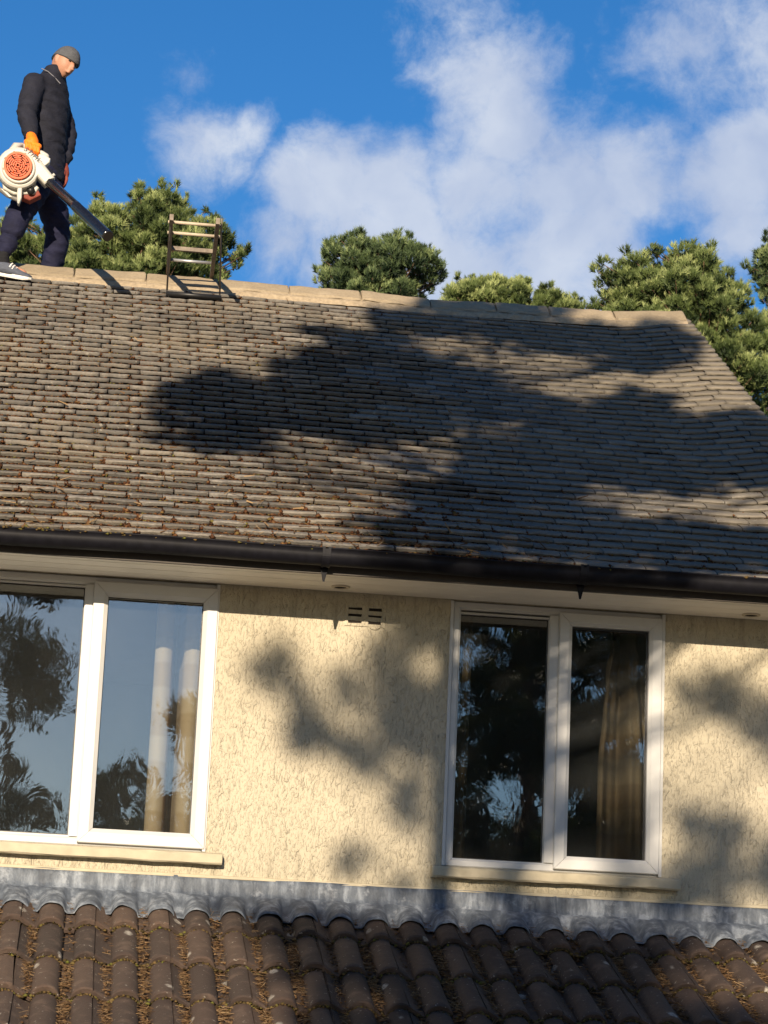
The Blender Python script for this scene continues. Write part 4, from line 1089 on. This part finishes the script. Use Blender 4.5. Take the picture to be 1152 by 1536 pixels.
# head frame
HF = Vector((.66, -.66, -.36)).normalized(); HU = Vector((.24, .10, .95)); HU = (HU-HF*HU.dot(HF)).normalized(); HL = HU.cross(HF)
HC = Vector((-.388, 3.845, 8.735))
def hp(f, l, u): return HC + HF*f + HL*l + HU*u
def head_rings(grow=0.0, u0=-.118, u1=.118, n=24, m=16):
    out = []
    for j in range(m+1):
        t = -1+2*j/m; u = u0+(u1-u0)*(j/m)
        s = math.sqrt(max(.02, 1-abs(t)**2.4))
        wid = .074*s*(1.0 if t > 0 else 1-.26*(-t)**1.5); bk = .092*s*(1 if t > -.2 else 1-.45*(-t-.2)); fr = .090*s*(1 if t > 0 else 1-.10*(-t))
        ring = []
        for k in range(n):
            a = 2*math.pi*k/n; c, q = math.cos(a), math.sin(a)
            f = (fr if c > 0 else bk)*c
            f2 = f
            if c > .3:
                face = (c-.3)/.7
                f2 += -.010*face*math.exp(-((u-.012)/.014)**2)*min(1, abs(q)*3)          # eye sockets
                f2 += .006*face*math.exp(-((u-.038)/.012)**2)                             # brow
                f2 += .006*face*math.exp(-((u+.098)/.018)**2)*max(0, 1-abs(q)*2)          # chin
            ring.append(hp(f2+(grow if c > 0 else -grow)*abs(c), (wid+grow)*q, u))
        out.append(ring)
    return out
body = MB()
body.rings(head_rings())
body.tube([hp(.070, 0, .020), hp(.100, 0, -.012), hp(.112, 0, -.030), hp(.088, 0, -.040)], [.009, .012, .015, .012], 10, True)     # nose
for s in (-1, 1):
    body.tube([hp(-.008, s*.072, .018), hp(-.014, s*.080, .0), hp(-.004, s*.074, -.028)], [.012, .014, .008], 8, True)           # ears
body.tube([hp(.084, -.020, -.062), hp(.092, 0, -.061), hp(.084, .020, -.062)], [.005, .007, .005], 8, True)                      # lips
body.tube([hp(-.02, 0, -.07), (-.440, 3.875, 8.64), (-.47, 3.89, 8.55)], [.052, .056, .07], 14, True)
torso(body, -.020, TR)
for pts, rad in (((SHR, ELR, WRR), (.046, .036, .026)), ((SHL, ELL, WRL), (.046, .036, .026)), ((HIPR, KNR, ANR), (.072, .048, .034)), ((HIPL, KNL, ANL), (.072, .048, .034))):
    body.tube(pts, rad, 12, True)
for an, toe in ((ANR, (-.545, 3.645, 7.165)), (ANL, (-.29, 4.14, 7.14))):
    a = Vector(an); body.tube([a, a+Vector((.01, 0, -.07)), Vector(toe)], [.034, .036, .026], 10, True)
for w, hnd in ((WRR, (-.548, 3.545, 8.035)), (WRL, (-.338, 3.945, 7.985))):
    body.tube([w, hnd], [.024, .022], 10, True)
fused('body', rel(body), M['skin'], man, .0085, 3)
def curve3(a, b, c, n=14):
    """limb centre line that bends softly at the joint"""
    a, b, c = Vector(a), Vector(b), Vector(c); out = []
    for i in range(n+1):
        t = i/n
        s = a.lerp(b, t*2) if t < .5 else b.lerp(c, t*2-1)
        q = (1-t)**2*a + 2*t*(1-t)*b + t*t*c
        out.append(s.lerp(q, .35*(1-abs(2*t-1))))
    return out
# jacket with padded rows, sleeves and collar
jk = MB()
rows = []
zs = np.linspace(7.91, 8.60, 36)
for z in zs:
    k = max(i for i in range(len(TR)) if TR[i][0][2] <= z or i == 0); k = min(k, len(TR)-2)
    a, b = TR[k], TR[k+1]; t = (z-a[0][2])/(b[0][2]-a[0][2])
    c = Vector(a[0]).lerp(Vector(b[0]), t); d = a[1]+(b[1]-a[1])*t; w = a[2]+(b[2]-a[2])*t
    puff = .007*abs(math.sin((z-7.9)*math.pi/.062))
    flare = .012*max(0, (8.0-z)/.1)
    rows.append(ell(c, FW*(d+.006+puff+flare), LF*(w+.004+puff+flare), 26))
jk.rings(rows)
jk.rings([ell(c, FW*d, LF*w, 20) for c, d, w in (((-.480, 3.89, 8.57), .100, .150), ((-.465, 3.885, 8.62), .090, .118), ((-.450, 3.878, 8.652), .082, .092), ((-.440, 3.873, 8.680), .080, .085), ((-.432, 3.870, 8.702), .078, .082))])
for sh, el, wr in ((SHR, ELR, WRR), (SHL, ELL, WRL)):
    sh, el, wr = Vector(sh), Vector(el), Vector(wr)
    ins = sh + (Vector((-.488, 3.89, 8.50))-sh)*.5
    jk.tube([ins, sh+Vector((0, 0, .004))], [.085, .074], 14, True)
    pts = [sh+(sh-el)*.08, sh] + [sh.lerp(el, t) for t in (.3, .6, .85)] + [el] + [el.lerp(wr, t) for t in (.25, .5, .75, 1.0)]
    rad = [.070, .074, .068, .064, .066, .060, .062, .055, .056, .048]
    jk.tube(pts[:1] + curve3(sh, el, wr), [.070] + [float(np.interp(i/14, (0, .3, .55, .8, .96, 1), (.074, .067, .062, .057, .055, .046))) + .0022*math.sin(i*2.1) for i in range(15)], 16, True)
jacket = fused('jacket', rel(jk), M['jacket'], man, .0105, 4)
def crease(o, amp, f, seed):
    """cloth folds worked into the surface"""
    from mathutils import noise
    me = o.data; nv = [v.normal.copy() for v in me.vertices]
    for v, n_ in zip(me.vertices, nv):
        p = Vector((v.co.x*f, v.co.y*f, v.co.z*f*1.9+.6*f*v.co.x)) + Vector((seed, 0, 0))
        k = noise.noise(p); k2 = noise.noise(p*2.3)
        v.co += n_*amp*(1-2.2*abs(k)+.5*k2)
    me.update()
crease(jacket, .0075, 8, 3.1)
zp = MB(); zp.tube([Vector((-.535, 3.742, 8.640)), Vector((-.490, 3.755, 8.628)), Vector((-.440, 3.775, 8.595)), Vector((-.405, 3.79, 8.565))], .0035, 6); rel(zp).build('collar_piping', M['zip'], jacket)
# trousers
tr = MB()
torso(tr, .010, TR[:4])
def leg(hip, kn, an, cuff):
    hip, kn, an = Vector(hip), Vector(kn), Vector(an)
    an = kn.lerp(an, cuff)
    pts = curve3(hip, kn, an)
    tr.tube(pts, [float(np.interp(i/14, (0, .2, .5, .75, .95, 1), (.100, .097, .080, .074, .062, .050))) for i in range(15)], 16, True)
leg(HIPR, KNR, ANR, .86); leg(HIPL, KNL, ANL, .95)
crease(fused('trousers', rel(tr), M['trousers'], man, .0105, 10), .0075, 10, 8.7)
sk = MB(); sk.tube([Vector(KNR).lerp(Vector(ANR), .8), Vector(ANR), Vector(ANR)+Vector((.004, 0, -.05))], [.046, .044, .046], 12, True); rel(sk).build('sock', M['sock'], man, True)
# beanie
bn = MB()
hr = head_rings(.011, -.118, .122, 28, 22)
keep = []
for j, ring in enumerate(hr):
    u = -.118+.240*j/22
    if u > .016: keep.append(ring)
tilt = []
for j, ring in enumerate(keep):
    drop = max(0, 1-j/4.0)
    tilt.append([p - HU*(.030*drop*max(0, -(Vector(p)-HC).dot(HF)/.09)) + HU*(-.006*drop if (Vector(p)-HC).dot(HF) > 0 else 0) for p in ring])
crown_pt = [hp(-.004, 0, .128) + (p-hp(-.004, 0, .122))*.25 for p in tilt[-1]]
tilt.append(crown_pt)
bn.rings(tilt, cap=True)
bn.rings([[p + (p-HC).normalized()*.0035 for p in tilt[0]], [p + (p-HC).normalized()*.0045 for p in tilt[1]], [p + (p-HC).normalized()*.002 for p in tilt[3]]], cap=False)
rel(bn).build('beanie', M['hat'], man, True)
eb = MB()
for s in (-1, 1):
    eb.tube([hp(.072, s*.048, .030), hp(.084, s*.032, .035), hp(.089, s*.014, .031)], [.004, .005, .004], 6)
rel(eb).build('eyebrows', M['hair'], man)
for s in (-1, 1):
    e = MB(); e.tube([hp(.074, s*.038, .010), hp(.079, s*.030, .011), hp(.079, s*.022, .010)], [.003, .0055, .003], 8, True); rel(e).build('eye', M['eye'], man, True)
# gloves: palm, four fingers and a thumb closed on the grip
GA0, GA1 = Vector((-.604, 3.535, 8.000)), Vector((-.478, 3.500, 7.945))
gd = (GA1-GA0).normalized()
gl = MB()
wr = Vector(WRR)
gl.tube([wr+Vector((-.004, .004, .022)), wr, wr.lerp(Vector((-.546, 3.535, 8.030)), .6), Vector((-.545, 3.525, 8.030))], [.036, .034, .036, .036], 14, True, flat=1.15)
gl.tube([GA0.lerp(GA1, .18)+Vector((0, -.008, .034)), GA0.lerp(GA1, .78)+Vector((0, -.010, .034))], [.024, .022], 10, True)
for i, t in enumerate((.14, .35, .56, .76)):
    c = GA0.lerp(GA1, t); ln = (.92, 1.0, .98, .85)[i]
    gl.tube([c+Vector((0, -.014, .036)), c+Vector((.002, -.034, .012)), c+Vector((.004, -.034, -.016*ln)), c+Vector((.004, -.012, -.032*ln)), c+Vector((.004, .012, -.028*ln))], [.0125, .0125, .0118, .0108, .0095], 10, True)
c = GA0.lerp(GA1, .80)
gl.tube([c+Vector((-.02, .012, .034)), c+Vector((.012, .026, .012)), c+Vector((.03, .022, -.008))], [.0135, .012, .010], 10, True)
rel(gl); fused('glove', gl, M['glove'], man, .0045, 2)['label'] = 'bright orange glove gripping the blower'
g2 = MB(); wl_ = Vector(WRL)
pk = Vector((-.334, 3.945, 7.985))
g2.tube([wl_, wl_.lerp(pk, .5), pk], [.030, .036, .034], 12, True)
for i in range(4):
    b0 = pk+Vector((.012-.002*i, -.022+.017*i, -.015)); ln = (.9, 1, .97, .8)[i]
    g2.tube([b0, b0+Vector((.006, 0, -.035*ln)), b0+Vector((-.002, -.002, -.065*ln)), b0+Vector((-.016, -.004, -.085*ln))], [.0125, .012, .011, .0095], 8, True)
g2.tube([pk+Vector((-.004, -.03, .01)), pk+Vector((-.004, -.045, -.02)), pk+Vector((-.010, -.045, -.048))], [.0135, .012, .010], 8, True)
rel(g2); fused('glove', g2, M['glove2'], man, .005, 2)['label'] = 'dull red glove on the far hand'
# trainers
def trainer(heel, toe, up):
    heel, toe, up = Vector(heel), Vector(toe), Vector(up).normalized()
    d = (toe-heel); L = d.length; d.normalize(); s = up.cross(d).normalized(); up = d.cross(s)
    def P(t, w, h): return heel + d*(t*L) + s*w + up*h
    prof = [(0, .020), (.02, .032), (.15, .036), (.4, .034), (.65, .043), (.82, .043), (.94, .030), (1, .012)]
    so = MB(); outline = [(t, w) for t, w in prof] + [(t, -w) for t, w in prof[::-1]]
    so.rings([[P(t, w*.96, 0 if t < .8 else (t-.8)*.05) for t, w in outline], [P(t, w*1.05, .012) for t, w in outline], [P(t, w*1.0, .026 if t < .8 else .026-(t-.8)*.01) for t, w in outline]])
    up_ = MB(); rings = []
    for t, w, h in ((.0, .024, .078), (.06, .033, .090), (.18, .037, .094), (.32, .037, .092), (.42, .037, .088), (.55, .039, .074), (.68, .041, .060), (.80, .040, .050), (.90, .034, .043), (.98, .018, .034)):
        rings.append([P(t, w*math.cos(a), .022 + (h-.022)*max(0, math.sin(a))**.8) if math.sin(a) > 0 else P(t, w*math.cos(a), .022) for a in [2*math.pi*k/18 for k in range(18)]])
    up_.rings(rings)
    o = rel(up_).build('trainer', M['shoe'], man, True)
    rel(so).build('sole', M['white'], o)
    for k in range(5):
        t = .42+.068*k; h = .090-.0085*k-.0012*k*k
        q = MB(); q.tube([P(t-.01, -.030, h-.024), P(t+.012, -.016, h-.004), P(t+.020, 0, h+.001), P(t+.012, .016, h-.004), P(t-.01, .030, h-.024)], .0055, 6); rel(q).build('lace', M['white'], o)
trainer((-.735, 3.685, 7.155), (-.487, 3.635, 7.112), (0, -.34, .94))
trainer((-.46, 4.19, 7.115), (-.22, 4.15, 7.115), (0, .35, .94))

# ================================================================== leaf blower
BC = Vector((-.621, 3.47, 7.813))
blower = empty('leaf_blower', BC)
tag(blower, 'white and orange petrol leaf blower with long black tube held by the man', 'leaf blower')
EU, EV, EW = Vector((1, .02, 0)).normalized(), Vector((-.02, -.12, 1)).normalized(), None
EW = EU.cross(EV).normalized()       # towards the viewer
if EW.y > 0: EW = -EW
BS = 1.03
def bp(u, v, w): return (EU*u + EV*v + EW*w)*BS
nrm, dr = (.74, .673), (.673, -.74)
arc = [math.radians(47.7+k*12) for k in range(24)]
poly = [(.136*math.cos(a), .136*math.sin(a)) for a in arc]
poly += [(nrm[0]*.055+dr[0]*.115, nrm[1]*.055+dr[1]*.115), (nrm[0]*.060+dr[0]*.185, nrm[1]*.060+dr[1]*.185), (nrm[0]*.142+dr[0]*.185, nrm[1]*.142+dr[1]*.185), (nrm[0]*.142+dr[0]*.02, nrm[1]*.142+dr[1]*.02)]
m = MB(); m.prism(poly, bp, -.055, .042, .020)
housing = m.build('housing', M['cream'], blower, False)
bpy.context.view_layer.update()
m = MB(); m.rings([[bp(r_*math.cos(a), r_*math.sin(a), w) for a in [2*math.pi*k/36 for k in range(36)]] for r_, w in ((.108, .040), (.104, .056), (.090, .062), (.088, .044))], cap=False); m.build('intake_ring', M['cream'], housing, True)
m = MB(); m.rings([[bp(r_*math.cos(a)-.006, r_*math.sin(a)+.006, w) for a in [2*math.pi*k/30 for k in range(30)]] for r_, w in ((.080, .044), (.080, .060))]); m.build('fan_recess', M['dark'], housing)
grille = MB()
def ringbar(r1, r2, w0, w1, a0=0, a1=2*math.pi, n=36):
    full = abs(a1-a0-2*math.pi) < 1e-6; pts = [a0+(a1-a0)*k/n for k in range(n+(0 if full else 1))]
    rings = [[bp(r_*math.cos(a)-.006, r_*math.sin(a)+.006, w) for r_, w in ((r1, w0), (r2, w0), (r2, w1), (r1, w1))] for a in pts]
    if full: rings.append(rings[0])
    grille.rings(rings, cap=not full)
ringbar(.074, .088, .046, .072)
for i, r_ in enumerate((.012, .026, .039, .052, .065)):
    nseg = (3, 4, 5, 6, 7)[i]
    for k in range(nseg):
        a = 2*math.pi*(k+.37*i)/nseg; ringbar(r_-.0038, r_+.0038, .064, .078-.0012*i, a, a+2*math.pi/nseg*.86, 8)
for k in range(7):
    a = 2*math.pi*k/7
    pts = [bp((.010+.066*t)*math.cos(a+.9*t)-.006, (.010+.066*t)*math.sin(a+.9*t)+.006, .070-.002*t) for t in (0, .25, .5, .75, 1)]
    grille.tube(pts, .0042, 6)
for k in range(8):
    a = 2*math.pi*k/8+.3; grille.rings([[bp(r_*math.cos(a+q)-.006, r_*math.sin(a+q)+.006, w) for r_, q in ((.084, -.09), (.096, -.06), (.096, .06), (.084, .09))] for w in (.048, .060)])
grille.build('fan_grille', M['orange'], blower)
# tube
tip = Vector((-.014, 2.98, 7.232)) - BC
t0 = bp(nrm[0]*.101+dr[0]*.165, nrm[1]*.101+dr[1]*.165, -.006)
m = MB()
pts = [t0.lerp(tip, t) for t in (0, .04, .06, .45, .455, .50, .505, .98, 1.0)]
m.tube(pts, [.034, .034, .0315, .0325, .0345, .0345, .0335, .0355, .037], 22)
tube = m.build('blower_tube', M['black'], blower, True)
tube.data.materials.clear(); tube.data.materials.append(make_tube_mat())
m = MB(); d_ = (tip-t0).normalized(); m.tube([tip-d_*.03, tip+d_*.0015], .0325, 20); m.build('nozzle_mouth', M['dark'], tube)
m = MB(); m.tube([t0-d_*.012, t0+d_*.018], [.040, .041], 22); m.tube([t0+d_*.010+EV*.036+EU*.024, t0+d_*.012+EV*.050+EU*.036], .010, 10); m.build('outlet_collar', M['cream'], housing, True)
# handle
m = MB()
g0, g1 = GA0-BC, GA1-BC
m.tube([bp(-.055, .105, 0), bp(-.030, .148, .0)*1.0, g0-gd*.012, g0, g0.lerp(g1, .5), g1, g1+gd*.03+EV*(-.008)], [.024, .022, .018, .0165, .0165, .018, .020], 12, True)
hd = m.build('handle', M['cream'], blower, True)
m = MB(); box2 = [(.122, .108), (.158, .110), (.196, .084), (.192, .058), (.150, .020), (.120, .046), (.112, .080)]
m.prism(box2, bp, -.050, .012, .008); m.build('throttle_housing', M['cream'], blower)
m = MB(); m.prism([(.085, .098), (.105, .104), (.118, .082), (.104, .070)], bp, -.030, .004, .003); m.build('trigger', M['black'], hd)
# lower body: engine, tank, feet
m = MB(); m.prism([(-.10, -.075), (.105, -.075), (.135, -.105), (.110, -.150), (-.02, -.165), (-.09, -.135)], bp, -.13, -.010, .012); m.build('engine_cover', M['cream'], blower)
m = MB(); m.prism([(.020, -.145), (.125, -.110), (.150, -.150), (.080, -.192), (.028, -.175)], bp, -.12, -.02, .010); m.build('fuel_tank', M['glove2'], blower)
m = MB(); m.tube([bp(.082, -.128, -.02), bp(.084, -.130, .008)], .026, 14); m.build('filler_cap', M['black'], blower, True)
m = MB(); m.prism([(.000, -.118), (.030, -.112), (.030, -.190), (.016, -.232), (.004, -.226), (-.002, -.170)], bp, -.030, .034, .008); m.build('front_foot', M['cream'], blower)
m = MB(); m.tube([bp(-.16, -.07, -.05), bp(-.115, -.125, -.05), bp(-.06, -.165, -.05), bp(.006, -.188, -.04)], [.017, .015, .014, .016], 10, True); m.build('rear_guard', M['engine'], blower, True)
m = MB(); m.prism([(-.105, -.130), (-.080, -.132), (-.030, -.176), (-.050, -.178)], bp, -.045, -.028, .003); m.build('guard_plate', M['cream'], blower)
# lettering on the housing
cu = bpy.data.curves.new('lettering', 'FONT'); cu.body = 'STIHL'; cu.size = .047; cu.extrude = .0010; cu.align_x = 'CENTER'; cu.align_y = 'CENTER'; cu.space_character = 1.12; cu.shear = .15
to = bpy.data.objects.new('lettering_tmp', cu); COL.objects.link(to)
me = bpy.data.meshes.new_from_object(to.evaluated_get(bpy.context.evaluated_depsgraph_get())); bpy.data.objects.remove(to)
me.materials.clear(); me.materials.append(M['letter'])
lt = link(bpy.data.objects.new('lettering', me), housing)
ang = math.radians(-36); ex = EU*math.cos(ang)+EV*math.sin(ang); ey = -EU*math.sin(ang)+EV*math.cos(ang)
pos = bp(.082, .090, .0428)
lt.matrix_local = Matrix(((ex.x, ey.x, EW.x, pos.x), (ex.y, ey.y, EW.y, pos.y), (ex.z, ey.z, EW.z, pos.z), (0, 0, 0, 1)))

# ================================================================== roof ladder over the ridge
lad = empty('roof_ladder', (.53, 3.6, 7.33))
tag(lad, 'weathered wooden roof ladder with pale rungs hooked over the ridge', 'ladder')
LO = Vector(lad.location)
ZR = 7.35
def lz(y): return ZR + (3.93-y)*(-.02)
yf, yb = 2.80, 4.75
for side in (0, 1):
    m = MB(); rr_ = []
    for y in (yb, 3.93, yf):
        t = (yb-y)/(yb-yf); cx = (.415-.045*t) if side == 0 else (.710-.050*t)
        z = lz(y) if y <= 3.93 else ZR-.02-(y-3.93)*.45
        rr_.append([Vector((cx-.0125, y, z-.020)), Vector((cx+.0125, y, z-.020)), Vector((cx+.0125, y, z+.020)), Vector((cx-.0125, y, z+.020))])
    m.rings([[p-LO for p in q] for q in rr_]); m.build('rail', M['wood'], lad)
for i, y in enumerate((2.93, 3.14, 3.40, 3.64)):
    t = (yb-y)/(yb-yf); x0 = .415-.045*t+.010; x1 = .710-.050*t-.010
    m = MB(); z = lz(y)+(.012 if i < 2 else -.006)
    if i == 2:
        m.box(x0-LO.x, x1-LO.x, y-.012-LO.y, y+.012-LO.y, z-.013-LO.z, z+.013-LO.z); m.build('cross_bar', M['wood'], lad)
    else:
        m.tube([Vector((x0-.03*(i < 2), y, z))-LO, Vector((x1+.04*(i < 2), y, z))-LO], .0105, 10); m.build('rung', M['steel'] if i == 3 else M['rung'], lad, True)
for xa, xb in ((.366, .392), (.684, .738)):
    m = MB(); m.tube([Vector((xa, 2.84, lz(2.84)+.03))-LO, Vector((xa+.003, 2.9, lz(2.9)-.02))-LO, Vector((xb, 3.66, 7.135))-LO], [.006, .006, .006], 8); m.build('hook_rod', M['iron'], lad, True)
m = MB(); m.tube([roof_pt(.385, 4.79, .046)-LO, roof_pt(.745, 4.79, .046)-LO], .016, 10); m.build('bearing_bar', M['black'], lad, True)
